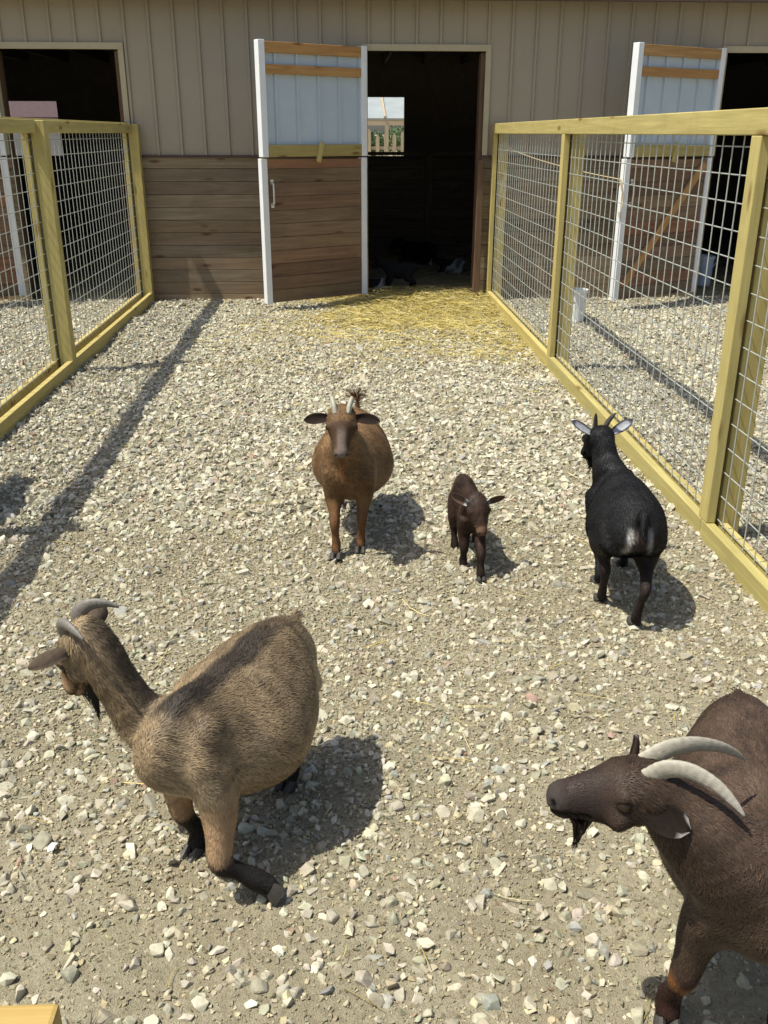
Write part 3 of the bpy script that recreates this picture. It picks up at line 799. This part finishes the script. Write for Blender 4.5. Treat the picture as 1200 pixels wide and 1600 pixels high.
    # horns
    for sy in (-1, 1):
        hp = g.get('horn')
        if not hp: break
        if g.get('horn_fit'): f_ = g['horn_fit'][sy]; hp = [(hp[0][0] + (a - hp[0][0]) * f_[0], b + f_[1] * ((a - hp[0][0]) / .18) ** 2, c, r_) for a, b, c, r_ in hp]
        pts = catmull([(*H(a, b, c * sy), r) for a, b, c, r in hp], 7); q = MB(); V, F = [], []; nn_ = 14
        for i, r in enumerate(pts):
            t = pts[min(i + 1, len(pts) - 1), :3] - pts[max(i - 1, 0), :3]; t /= np.linalg.norm(t)
            a = np.cross(t, l); a /= np.linalg.norm(a); b = np.cross(t, a)
            rr = r[3] * hs * (1 + (.035 if i % 2 else -.02) * (1 - i / len(pts)))
            for k in range(nn_):
                w_ = 2 * math.pi * k / nn_; V.append((r[:3] + rr * (a * math.cos(w_) * g.get('horn_flat', 1.25) + b * math.sin(w_) * g.get('horn_thin', .85))) * s)
        for i in range(len(pts) - 1):
            for k in range(nn_): F.append((i * nn_ + k, i * nn_ + (k + 1) % nn_, (i + 1) * nn_ + (k + 1) % nn_, (i + 1) * nn_ + k))
        F.append(tuple(range((len(pts) - 1) * nn_, len(pts) * nn_)))
        q.add(V, F, None, g['horn_col'])
        o_ = q.build('horn', M_HORN, root, smooth=True)
        ca = o_.data.color_attributes['tint']; cv = np.ones((len(V), 4), np.float32)
        tt = np.repeat(np.linspace(0, 1, len(pts)), nn_)[:, None]; c0, c1 = np.array(g['horn_col']), np.array(g.get('horn_tip', g['horn_col']))
        cv[:, :3] = (c0 * (1 - tt) + c1 * tt) * (1 + .10 * np.sin(tt * 95)) * rng.uniform(.93, 1.05, (len(V), 1)); ca.data.foreach_set('color', cv.ravel())
    # beard: a tuft of long hairs under the chin
    bd = g.get('beard')
    if bd:
        nb_ = bd.get('n', 260); root_t = rng.uniform(.118, .165, nb_); pos = np.array([H(t, -.083 + rng.uniform(-.004, .004), rng.normal(0, .009)) for t in root_t])
        dirv = locd(bd['dir']); ln = bd['len'] * rng.uniform(.65, 1.1, nb_) * (1 - .5 * np.abs(root_t - .14) / .025)
        side = np.cross(dirv, l); rows = []
        cv_ = locd(bd.get('curl', bd['dir']))
        for i, t in enumerate((0, .35, .7, 1.0)):
            cen = pos.mean(0) + (pos - pos.mean(0)) * (1 - .75 * t)
            c3 = cen + dirv * (ln * t)[:, None] + cv_ * (ln * t * t * .35)[:, None] + rng.normal(0, .0012, (nb_, 3)) * t
            w_ = .0016 * (1 - t * .85); sv = np.cross(np.tile(dirv, (nb_, 1)), rng.normal(0, 1, (nb_, 3))) if i == 0 else sv
            if i == 0: sv /= np.linalg.norm(sv, axis=1)[:, None]
            rows += [c3 - sv * w_, c3 + sv * w_]
        Vb = np.stack(rows, 1).reshape(-1, 3) * s; qd = np.array([(0, 1, 3, 2), (2, 3, 5, 4), (4, 5, 7, 6)])
        Fb = (qd[None] + (np.arange(nb_) * 8)[:, None, None]).reshape(-1, 4)
        link_mesh('beard', np_mesh('beard', Vb, Fb, False, np.repeat(np.array(bd['col'])[None] * rng.uniform(.7, 1.3, (nb_, 1)), 8, 0)), M_FUR, root)
    return root

M_HIDE = tinted('goat_hide', 0.9, 0.07, noise=0.22, nscale=110)
M_FUR = tinted('goat_fur', 0.55, 0.32)
M_HORN = tinted('goat_horn', 0.5, 0.35, noise=0.18, nscale=90)
M_EYE = plain('goat_eye', (0.022, 0.014, 0.007), 0.28, 0.4, var=0.6, scale=120)

def lerp(a, b, t): return np.array(a)[None] * (1 - t[:, None]) + np.array(b)[None] * t[:, None]
def patch(c, col, w_): return c * (1 - w_[:, None]) + np.array(col)[None] * w_[:, None]
def nz(ctx, sc, seed): P = ctx['P']; return fbm(P[:, 0] * sc + P[:, 2] * sc * .7, P[:, 1] * sc + P[:, 2] * sc * .5, seed, 3)
def agouti(dark, share, k=.25):
    def f(c, rng, ctx, p, rg):
        v = c * rng.uniform(1 - k, 1 + k, (len(c), 1)); q = (rng.uniform(0, 1, len(c)) < share) & ((rg == 't') | (rg == 'n'))
        v[q] *= np.array(dark)[None]; return v
    return f
def up_ears(dd=0., uu=.25): return [(dd, uu, 1, 1, .0, .2), (dd, uu, -1, 1, .0, -.2)]

def hdg(x, y): return math.atan2(y, x)

# brown nanny facing the camera
def coat_brown(c):
    P, N = c['P'], c['N']; n = len(P)
    k = lerp((.155, .088, .040), (.235, .142, .068), smooth01(.3, .7, nz(c, 9, 3)))
    leg = (c['reg'] == 'f') | (c['reg'] == 'h')
    k = patch(k, (.150, .074, .034), leg * smooth01(.26, .14, P[:, 2])); k = patch(k, (.05, .03, .022), leg * smooth01(.055, .03, P[:, 2]))
    k = patch(k, (.060, .036, .026), c['e'] * smooth01(.02, .06, c['ht']) * .8)
    k = patch(k, (.175, .135, .112), c['e'] * smooth01(.07, .11, c['ht']) * smooth01(.018, .008, np.abs(c['hl'])) * (c['hv'] > -.05))
    k = patch(k, (.165, .130, .112), c['e'] * smooth01(.160, .185, c['ht']) * .75)
    k = patch(k, (.20, .115, .06), c['e'] * smooth01(.04, .01, c['ht']) * (c['hv'] > -.03))
    k = patch(k, (.20, .11, .05), (c['reg'] == 'a') * smooth01(.0, .6, nz(c, 30, 5)))
    return k
make_goat(dict(s=1.0, xy=(.036, 3.60), heading=hdg(-.09, -1), L=.38, fat=1.05, leg_t=.84, seed=2, poll=(-.004, 3.235, .628), nose_dir=(-.02, -.66, -.75), brow_dir=(0, -.75, .66), head_len=.86, head_s=.95,
    neck_base=(.17, 0, .39), legs=dict(fr=(-.035, 3.315, 0), fl=(.062, 3.37, 0), hr=(-.02, 3.82, 0), hl=(.085, 3.80, 0)),
    tail=[(-.010, 0, .04), (-.006, 0, .07), (.006, 0, .10)], ears=[(-.02, .06, 1, .45, 1, .1), (-.02, .06, -1, .45, 1, -.1)], ear_len=.098, ear_w=.0175, ear_base=(.022, -.036), head_w=1.26, tail_lift=1.1,
    ear_col=lambda t, q, f: (.032, .022, .018) if f > 0 else (.06, .035, .025), coat=coat_brown, hair_var=agouti((.42, .38, .38), .30, .38), hairs=52000,
    horn=[(.015, -.010, .019, .0125), (-.018, -.004, .023, .0122), (-.042, -.006, .027, .0112), (-.060, -.010, .030, .0092), (-.068, -.013, .031, .0030)], horn_col=(.32, .31, .25), horn_tip=(.40, .38, .31),
    beard=dict(dir=(0, -.10, -1), len=.095, col=(.22, .10, .04), n=260)), 'red brown goat with short pale horns facing forward in the middle of the yard', 'goats out on the gravel')

# black goat seen from behind
def coat_black(c):
    P = c['P']; k = np.tile(np.array((.0135, .0135, .0145)), (len(P), 1)); k *= (.8 + .5 * nz(c, 9, 4))[:, None]
    yb = P[:, 1] - c['by']; xr = -c['L'] * .5
    rear = smooth01(xr - .05, xr - .09, P[:, 0])
    k = patch(k, (.34, .33, .31), rear * smooth01(.012, .004, np.abs(np.abs(yb) - .033 - .12 * np.clip(.37 - P[:, 2], -.1, .1))) * smooth01(.27, .30, P[:, 2]) * smooth01(.40, .37, P[:, 2]) * .9)
    k = patch(k, (.035, .023, .020), rear * smooth01(.024, .014, np.abs(yb)) * smooth01(.30, .315, P[:, 2]) * smooth01(.385, .37, P[:, 2]))
    k = patch(k, (.05, .028, .02), ((c['reg'] == 'h')) * smooth01(.30, .2, P[:, 2]) * .35)
    k = patch(k, (.115, .080, .055), (c['reg'] == 'a') * smooth01(.415, .40, P[:, 2]))
    return k
make_goat(dict(s=.98, xy=(.975, 2.985), heading=hdg(.10, 1), L=.35, fat=.64, leg_t=.76, front_w=.76, neck_w=.86, seed=3, poll=(.948, 3.25, .552), nose_dir=(-.13, .78, -.61), brow_dir=(-.06, .61, .78),
    neck_base=(.16, .02, .39), legs=dict(fl=(.930, 3.04, 0), fr=(1.06, 3.17, 0), hl=(.905, 2.90, .0), hr=(.975, 2.725, 0)),
    tail_r=1.25, tail=[(-.014, 0, .034), (-.036, 0, .030), (-.050, 0, -.008), (-.052, 0, -.060)], ears=[(-.35, .55, 1, -1, .2, .1), (-.35, .55, -1, -1, .2, -.1)], ear_len=.095, ear_w=.0165, ear_droop=0,
    ear_col=lambda t, q, f: (.36, .37, .40) if (t < .78 and q < .72) else (.06, .06, .07), coat=coat_black, hair_var=agouti((2.6, 2.6, 2.7), .22, .35), hairs=45000, fur_len=.9,
    horn=[(.012, -.006, .018, .0105), (-.015, .010, .022, .0095), (-.05, .022, .03, .0065), (-.072, .026, .036, .002)], horn_col=(.09, .08, .07), horn_tip=(.05, .045, .04),
    beard=dict(dir=(-.1, .05, -1), len=.05, col=(.012, .012, .012), n=120)), 'black goat with pale grey ears walking away beside the fence', 'goats out on the gravel')

# brown kid
def coat_kid(c):
    P = c['P']; k = lerp((.025, .014, .010), (.042, .024, .017), smooth01(.3, .7, nz(c, 8, 5)))
    k = patch(k, (.135, .080, .052), c['e'] * smooth01(.10, .15, c['ht'])); k = patch(k, (.07, .036, .022), c['e'] * smooth01(.03, .0, c['ht']) * .5)
    leg = (c['reg'] == 'f') | (c['reg'] == 'h'); k = patch(k, (.018, .012, .010), leg * smooth01(.2, .08, P[:, 2]) * .8)
    return k
make_goat(dict(s=.64, torso=(.70, .86, .025), xy=(.478, 3.31), heading=hdg(.04, -1), L=.30, fat=.25, seed=4, head_s=1.2, leg_t=1.15, poll=(.490, 3.150, .315), nose_dir=(.10, -.70, -.70), brow_dir=(.05, -.68, .72),
    neck_base=(.14, 0, .39), legs=dict(fl=(.505, 3.105, 0), fr=(.452, 3.205, 0), hl=(.53, 3.42, 0), hr=(.437, 3.36, 0)), tail=[(-.02, .02, .02), (-.045, .04, .035)], neck_w=.9,
    ears=[(-.05, .25, 1, 1, .2, 0), (-.75, -.15, -1, .6, .3, -.5)], ear_len=.092, ear_w=.022, ear_droop=0,
    ear_col=lambda t, q, f: (.32, .32, .34) if t < .22 else ((.10, .065, .05) if f > 0 else (.05, .03, .022)), coat=coat_kid, hair_var=agouti((1.4, 1.3, 1.2), .2), hairs=26000, vox=.0085, fur_len=1.9, streak=.8),
    'small dark brown kid goat standing between the two standing adults', 'goats out on the gravel')

# tan goat in the foreground, turning its head away
def coat_tan(c):
    P, N = c['P'], c['N']; yb = P[:, 1] - c['by']
    k = lerp((.285, .205, .118), (.385, .287, .175), smooth01(.3, .7, nz(c, 7, 6)))
    k = patch(k, (.130, .094, .056), (c['reg'] == 't') * smooth01(.33, .45, P[:, 2]) * smooth01(.1, .5, nz(c, 16, 8)) * .55)
    st = smooth01(.25, .19, P[:, 0]) * smooth01(.044, .020, np.abs(yb) + .012 * (nz(c, 30, 9) - .5)) * smooth01(.3, .6, N[:, 2]) * (c['reg'] == 't')
    st2 = (c['reg'] == 'n') * smooth01(.52, .84, N @ c['nku'] + .15 * (nz(c, 25, 19) - .5)) * .85
    k = patch(k, (.034, .027, .021), np.clip(np.maximum(st * smooth01(-.30, -.10, P[:, 0]), st2), 0, 1) * .92)
    k = patch(k, (.50, .40, .27), smooth01(.17, .26, P[:, 0]) * smooth01(.37, .27, P[:, 2]) * (c['reg'] != 'f') * .8)
    leg = (c['reg'] == 'f') | (c['reg'] == 'h')
    k = patch(k, (.40, .25, .14), (c['reg'] == 'f') * smooth01(.28, .22, P[:, 2]) * .7)
    k = patch(k, (.016, .014, .013), leg * smooth01(.150, .125, P[:, 2] + .02 * (nz(c, 20, 2) - .5)))
    k = patch(k, (.36, .21, .11), c['e'] * smooth01(.05, .1, c['ht']) * .5); k = patch(k, (.12, .085, .06), c['e'] * smooth01(.17, .19, c['ht']))
    return k
make_goat(dict(s=1.0, xy=(-.264, 1.80), heading=hdg(-.50, -.86), L=.335, fat=1.22, seed=5, sag=.01, bend=-.25, poll=(-.566, 1.705, .612), nose_dir=(-.38, .30, -.87), brow_dir=(-.82, .30, .48),
    neck_base=(.150, -.02, .372), neck_off=(.012, .0, -.058), neck_w=.72,
    legs=dict(fr=(-.352, 1.715, 0), fl=dict(joints=[(-.275, 1.60, .235), (-.272, 1.550, .125), (-.205, 1.553, .075), (-.168, 1.552, .050)], hoof_dir=(.35, -.2, -1)), hl=(-.150, 1.945, 0), hr=(-.262, 1.945, 0)),
    tail=[(-.02, -.01, .02), (-.04, -.02, .03)], ears=[(.12, .50, 1, .6, -.1, .1), (.1, .45, -1, .8, .1, 0)], ear_len=.084, ear_w=.0175,
    ear_col=lambda t, q, f: (.055, .044, .037) if f > 0 else (.085, .064, .048), coat=coat_tan, hair_var=agouti((.42, .38, .36), .16, .17), hairs=120000, tip=.8,
    horn=[(.010, -.008, .017, .0125), (-.022, .002, .022, .0120), (-.050, -.008, .032, .0100), (-.068, -.034, .044, .007), (-.073, -.062, .052, .0025)], horn_col=(.15, .135, .115), horn_tip=(.20, .185, .165), horn_flat=1.35,
    beard=dict(dir=(.22, -.30, -.9), len=.062, col=(.035, .028, .022), n=260)), 'tan goat with dark back stripe and black lower legs lifting a front foot', 'goats out on the gravel')

# dark brown goat with long horns, cut off by the picture edge
def coat_dark(c):
    P = c['P']; k = lerp((.041, .026, .018), (.068, .045, .032), smooth01(.3, .7, nz(c, 6, 7)))
    leg = (c['reg'] == 'f') | (c['reg'] == 'h'); k = patch(k, (.030, .014, .010), leg * smooth01(.2, .1, P[:, 2]))
    k = patch(k, (.20, .085, .03), (c['reg'] == 'f') * smooth01(.025, .012, np.abs(P[:, 2] - .135)) * (nz(c, 30, 3) > .45) * .8)
    k = patch(k, (.040, .028, .024), c['e'] * smooth01(.06, .12, c['ht'])); k = patch(k, (.055, .046, .043), c['e'] * smooth01(.165, .19, c['ht']) * .9)
    k = patch(k, (.085, .037, .019), c['e'] * smooth01(.06, .0, c['ht']) * (c['hv'] > -.03) * .7)
    k = patch(k, (.42, .41, .40), c['e'] * smooth01(.022, .014, np.sqrt((c['ht'] - .036) ** 2 + (c['hv'] + .004) ** 2 + (c['hl'] + .012) ** 2)))
    return k
make_goat(dict(s=1.05, xy=(.752, 1.350), heading=hdg(-.26, -.96), L=.345, fat=.95, seed=6, head_s=1.03, head_len=.80, poll=(.497, 1.218, .602), nose_dir=(-.97, .12, -.12), brow_dir=(-.12, .05, 1),
    neck_base=(.19, -.01, .385), neck_off=(.015, -.0, -.01), neck_w=1.12, neck_up=(.3, .4, .8),
    legs=dict(fr=(.588, 1.228, 0), fl=(.775, 1.17, 0), hr=(.81, 1.60, 0), hl=(.95, 1.56, 0)), tail=[(-.02, 0, .012), (-.034, 0, .018)],
    ears=[(-1, -.40, .38, .0, .7, 1), (-.25, .45, -1, .6, .1, 0)], ear_base=(.032, -.044), ear_len=.070, ear_w=.0195, ear_droop=0,
    ear_col=lambda t, q, f: (.20, .19, .18) if (t > .78 and q > .7) else ((.015, .011, .009) if f > 0 else (.045, .029, .021)), coat=coat_dark, hair_var=agouti((1.4, 1.3, 1.25), .16, .22), hairs=110000, fur_len=.8,
    horn=[(.018, -.008, .017, .0118), (-.022, .010, .022, .0112), (-.070, .013, .032, .0096), (-.118, .001, .046, .0070), (-.152, -.019, .060, .0042), (-.170, -.034, .068, .0012)], horn_col=(.37, .34, .27), horn_tip=(.30, .28, .25), horn_flat=1.42, horn_thin=.62, horn_fit={1: (.82, -.004), -1: (1.10, -.018)},
    beard=dict(dir=(.10, -.0, -1), curl=(-.6, 0, -.6), len=.06, col=(.022, .014, .012), n=220)), 'dark brown goat with long curved pale horns turning its head sideways', 'goats out on the gravel')

def copy_tree(o, loc, rz, label, group=None, name=None):
    c = o.copy(); COL.objects.link(c); c.location = loc; c.rotation_euler = (0, 0, rz); c['label'] = label
    if group: c['group'] = group
    if name: c.name = name
    for ch in list(o.children):
        k = ch.copy(); COL.objects.link(k); k.parent = c
    return c
GOATS = {o['label'][:5]: o for o in COL.objects if o.get('category') == 'goat'}

# goats in the dark stall
def coat_pied(c):
    P = c['P']; k = np.tile(np.array((.014, .013, .013)), (len(P), 1))
    k = patch(k, (.30, .30, .29), smooth01(.54, .60, nz(c, 5, 12))); k = patch(k, (.55, .53, .5), c['e'] * smooth01(.02, .05, c['ht']) * smooth01(.03, .015, np.abs(c['hl'])))
    return k
def coat_jet(c): return np.tile(np.array((.010, .010, .011)), (len(c['P']), 1))
kid_base = dict(torso=(.72, .86, .025), L=.30, fat=.25, leg_t=1.3, neck_base=(.14, 0, .39), tail=[(-.02, .02, .02), (-.045, .04, .035)], neck_w=.9, vox=.009,
    ears=[(-.05, .25, 1, 1, .2, 0), (-.05, .25, -1, 1, .2, 0)], ear_len=.11, ear_w=.022, ear_col=lambda t, q, f: (.03, .03, .03), hair_var=agouti((1, 1, 1), 0))
def kid_at(x, y, rz, sc, coat, label, lying=False, jet=False):
    c0, s0 = math.cos(rz), math.sin(rz)
    W = lambda a, b, z: (x + (a * c0 - b * s0) * sc, y + (a * s0 + b * c0) * sc, z * sc)
    if lying:
        legs = {}
        for k, fx, sy in (('fl', 1, 1), ('fr', 1, -1), ('hl', 0, 1), ('hr', 0, -1)):
            X = .13 if fx else -.17
            legs[k] = dict(joints=[W(X - .03, .085 * sy, .235), W(X + .09, .10 * sy, .215), W(X - .01, .11 * sy, .205), W(X - .05, .11 * sy, .205)], hoof_dir=(-c0, -s0, 0))
        hz, rz_ = .50, -.185 * sc
    else:
        legs = dict(fl=W(.15, .05, 0), fr=W(.19, -.05, 0), hl=W(-.20, .055, 0), hr=W(-.16, -.055, 0)); hz, rz_ = .53, 0.012
    g = dict(kid_base, s=sc, xy=(x, y), heading=rz, root_z=rz_, legs=legs, coat=coat, poll=W(.30, .0, hz), nose_dir=(c0 * .8, s0 * .8, -.6), brow_dir=(c0 * .6, s0 * .6, .8), seed=int(x * 100) % 97)
    return make_goat(g, label, 'goats in the dark stall')
kid_at(.60, 9.78, R(178), .66, coat_jet, 'black kid goat standing sideways just inside the dark middle doorway')
kid_at(.36, 9.80, R(205), .55, coat_pied, 'small black and white kid lying by the door post inside the middle doorway', lying=True)
kid_at(1.30, 11.3, R(170), .60, coat_pied, 'black and white kid lying in the straw deeper inside the dark stall', lying=True)
kid_at(.98, 12.2, R(150), .95, coat_jet, 'black goat with spread ears resting at the back of the dark stall', lying=True)
# one goat added out of view for its shadow, one showing only its rump
copy_tree(GOATS['black'], (-1.70, 3.92, 0), R(94), 'unseen black goat added beside the fence to cast its shadow into the yard', name='goat')
def coat_grey(c):
    P = c['P']; k = np.tile(np.array((.05, .047, .045)), (len(P), 1)); k = patch(k, (.42, .41, .39), smooth01(.5, .58, nz(c, 9, 14)))
    return k
make_goat(dict(s=1.0, xy=(-.335, .60), heading=hdg(.05, -1), L=.36, fat=1.1, seed=9, poll=(-.30, .20, .62), nose_dir=(0, -.7, -.7), brow_dir=(0, -.7, .7), legs=dict(fl=(-.27, .42, 0), fr=(-.39, .40, 0), hl=(-.27, .80, 0), hr=(-.40, .80, 0)),
    tail=[(-.012, 0, .02), (-.03, 0, .03)], ears=up_ears(), ear_col=lambda t, q, f: (.05, .05, .05), coat=coat_grey, hair_var=agouti((2, 2, 2), .3, .3), hairs=30000, fur_len=1.6), 'black and grey goat showing only its rump beside the near wooden rail', 'goats out on the gravel')

# ------------------------------------------------------------------ small things
def lathe(mb, prof, n=28, c=(0, 0, 0)):
    V = [(c[0] + r_ * math.cos(2 * math.pi * k / n), c[1] + r_ * math.sin(2 * math.pi * k / n), c[2] + z) for r_, z in prof for k in range(n)]
    F = [(i * n + k, i * n + (k + 1) % n, (i + 1) * n + (k + 1) % n, (i + 1) * n + k) for i in range(len(prof) - 1) for k in range(n)]
    F.append(tuple(range(n))[::-1]); mb.add(V, F)
def bucket(x, y, label, sc=1.0, mat=M_PLASTIC, rim=True):
    b = MB(); lathe(b, [(.066, 0), (.072, .004), (.084, .27), (.080, .27), (.068, .010), (.002, .010)])
    o = b.build('bucket', mat, smooth=False); o.location = (x, y, float(ground_h(x, y)) + .006); o.scale = (sc,) * 3
    tag(o, label, 'bucket')
    b = MB(); lathe(b, [(.0845, .250), (.092, .250), (.092, .278), (.081, .278), (.081, .271)]); b.f.pop(); b.build('rim', mat, o)
    b = MB(); b.tube([(.093 * math.cos(a), .093 * math.sin(a) * .25 + .092 * 0 - .04 - .055 * math.sin(a), .262 - .10 * math.sin(a)) for a in np.linspace(0, math.pi, 14)], .0028, 6); b.build('bail_handle', M_STEEL, o)
    return o
bucket(2.12, 8.37, 'white plastic bucket standing on gravel behind the wire fence')
bucket(3.95, 10.2, 'pale bluish bucket inside the dark stall beyond the wire fence', 1.15, plain('bluish_plastic', (.45, .52, .62), .4))

q = MB(); pts = [(1.635, 9.37, 1.40), (1.9, 9.25, 1.31), (2.25, 9.07, 1.22), (2.56, 8.90, 1.16)]; q.tube(catmull(pts, 5), .005, 6)
q.tube([(1.57, 9.352, 1.40), (1.62, 9.345, 1.42), (1.64, 9.37, 1.40), (1.635, 9.41, 1.385)], .007, 6)
for dx, L_ in ((0, .30), (.012, .20)): q.tube(catmull([(2.56 + dx, 8.895, 1.16), (2.575 + dx, 8.87, 1.07), (2.60 - dx, 8.865, 1.02), (2.585 + dx, 8.865, 1.16 - L_)], 4), .0055, 6)
q.tube([(2.575, 8.868, .88), (2.58, 8.868, .85), (2.585, 8.868, .825)], .012, 6)
tag(q.build('twine', M_ROPE), 'baling twine strung from the fence post to the braced stall door', 'twine')

me = bpy.data.meshes.new('paper_scrap'); me.from_pydata([(0, 0, 0), (.022, .004, .006), (.026, .020, .012), (.030, .042, .004), (.008, .040, .010), (.002, .018, .014)], [], [(0, 1, 2, 5), (5, 2, 3, 4)])
ps = link_mesh('paper_scrap', me, M_PLASTIC); ps.scale = (.62,) * 3; ps.location = (-.695, 1.715, .018); sm = ps.modifiers.new('s', 'SOLIDIFY'); sm.thickness = .0008
tag(ps, 'tiny scrap of white paper lying on the gravel below the tan goat', 'paper scrap')

nr = empty('fence_rail', (-.9, .50, 0)); tag(nr, 'golden pine rail end of the near fence poking into the corner of the picture', 'fence rail')
q = MB(); q.box((.30, -.055, .93), (.765, .14, .038)); q.build('rail', wood('golden_pine', (.52, .37, .13), (.40, .26, .08), .6), nr, .004)
for xx in (-.0, .60): q = MB(); q.box((xx, -.16, .47), (.09, .06, .96)); q.build('post', M_PINE, nr, .004)

# ------------------------------------------------------------------ what stands beyond the barn
M_ROOFLITE = plain('pale_roofing', (.30, .33, .33), .5, .3, var=.12, scale=1.2)
M_PALEWOOD = wood('pale_timber', (.56, .46, .33), (.40, .31, .2), .8, knots=False)
M_SHINGLE = plain('mauve_shingle', (.085, .058, .062), .9, .1, var=.15, scale=9)
pv = empty('pavilion', (1.9, 40, 0)); tag(pv, 'open pavilion with pale sheet roof seen through the back of the middle stall', 'pavilion')
def slab(mb, x0, x1, y0, z0, y1, z1, t):
    V = [(x0, y0, z0), (x1, y0, z0), (x1, y1, z1), (x0, y1, z1)]; V += [(a, b, c + t) for a, b, c in V]
    mb.add(V, [(3, 2, 1, 0), (4, 5, 6, 7), (0, 1, 5, 4), (1, 2, 6, 5), (2, 3, 7, 6), (3, 0, 4, 7)])
q = MB(); slab(q, -5, 5, 0, 2.05, 3.2, 2.95, .04); q.build('roof', M_ROOFLITE, pv)
for k in range(9):
    q = MB(); slab(q, -4.9 + k * 1.2, -4.82 + k * 1.2, -.03, 2.095, 3.2, 3.0, .07); q.build('rafter', M_PALEWOOD, pv)
q = MB(); q.box((0, .05, 1.93), (10, .08, .22)); q.build('beam', M_PALEWOOD, pv)
for k in range(7):
    q = MB(); q.box((-4.5 + k * 1.5 + .02, .05, .91), (.14, .14, 1.82)); q.build('post', M_PALEWOOD, pv)
pf = empty('picket_fence', (1.5, 28, 0)); tag(pf, 'weathered picket fence in front of the pavilion behind the barn', 'fence')
q = MB(); rs = random.Random(5)
for k in range(28):
    q2 = MB(); h = 1.50 + rs.uniform(-.06, .12); xx = -3 + k * .235
    q2.box((xx, 0, h / 2), (.10, .04, h)); q2.box((xx, 0, h + .02), (.06, .038, .045)); q2.build('picket', M_PALEWOOD, pf)
for zz in (.5, 1.15): q = MB(); q.box((.1, .045, zz), (6.6, .045, .09)); q.build('cross_rail', M_PALEWOOD, pf)
sh = empty('shed', (-13, 41, 0)); tag(sh, 'low building with mauve shingle roof seen through the stall on the fence post side', 'building')
q = MB(); slab(q, -7, 5, 0, 2.05, 3.5, 3.3, .06); slab(q, -7, 5, 7, 2.05, 3.5, 3.3, .06); q.build('roof', M_SHINGLE, sh)
q = MB(); q.box((-1, 3.5, 1.05), (11, 6.4, 2.1)); q.build('wall', plain('grey_wall', (.30, .30, .29)), sh)
M_LEAF = tinted('leaf', .6, .25)
for k, (tx, ty, tr, hh) in enumerate(((-4, 62, 2.6, 2.3), (1.2, 64, 2.4, 1.9), (5.2, 60, 2.8, 3.0), (10, 66, 3.2, 3.4))):
    t = empty('tree', (tx, ty, 0)); tag(t, ['round bushy tree far behind the barn, beyond the pavilion end', 'low spreading tree far behind the pavilion posts', 'dense leafy tree far behind the picket fence', 'tall leafy tree farthest behind the barn'][k], 'tree', 'trees far behind the barn')
    n = 5200; a = RNG.normal(0, 1, (n, 3)); a /= np.linalg.norm(a, axis=1)[:, None]; rr = tr * RNG.uniform(.55, 1, (n, 1)) * (0.75 + .5 * fbm(a[:, 0] * 2.2 + 9 * k, a[:, 1] * 2.2 + a[:, 2] * 1.7, 50 + k)[:, None])
    P_ = a * rr * np.array((1, 1, .40)) + np.array((0, 0, hh * .40)); s1 = RNG.normal(0, 1, (n, 3)); s1 /= np.linalg.norm(s1, axis=1)[:, None]; s2 = np.cross(s1, a); lf = RNG.uniform(.07, .15, (n, 1))
    V = np.stack([P_ - s1 * lf, P_ + s2 * lf * .6, P_ + s1 * lf, P_ - s2 * lf * .6], 1).reshape(-1, 3); F = np.arange(n * 4).reshape(-1, 4)
    cl = np.repeat(np.array((.055, .095, .03))[None] * RNG.uniform(.6, 1.4, (n, 1)), 4, 0); k2 = V[:, 2] > .05
    link_mesh('crown', np_mesh('crown', np.where(V[:, 2:3] > .05, V, V * np.array((1, 1, 0)) + np.array((0, 0, .05))), F, False, cl), M_LEAF, t)
    q = MB(); q.tube([(0, 0, -.1), (.05, 0, hh * .4), (.0, .05, hh * .8)], [.2, .15, .07], 8); q.build('trunk', M_DARKWOOD, t)
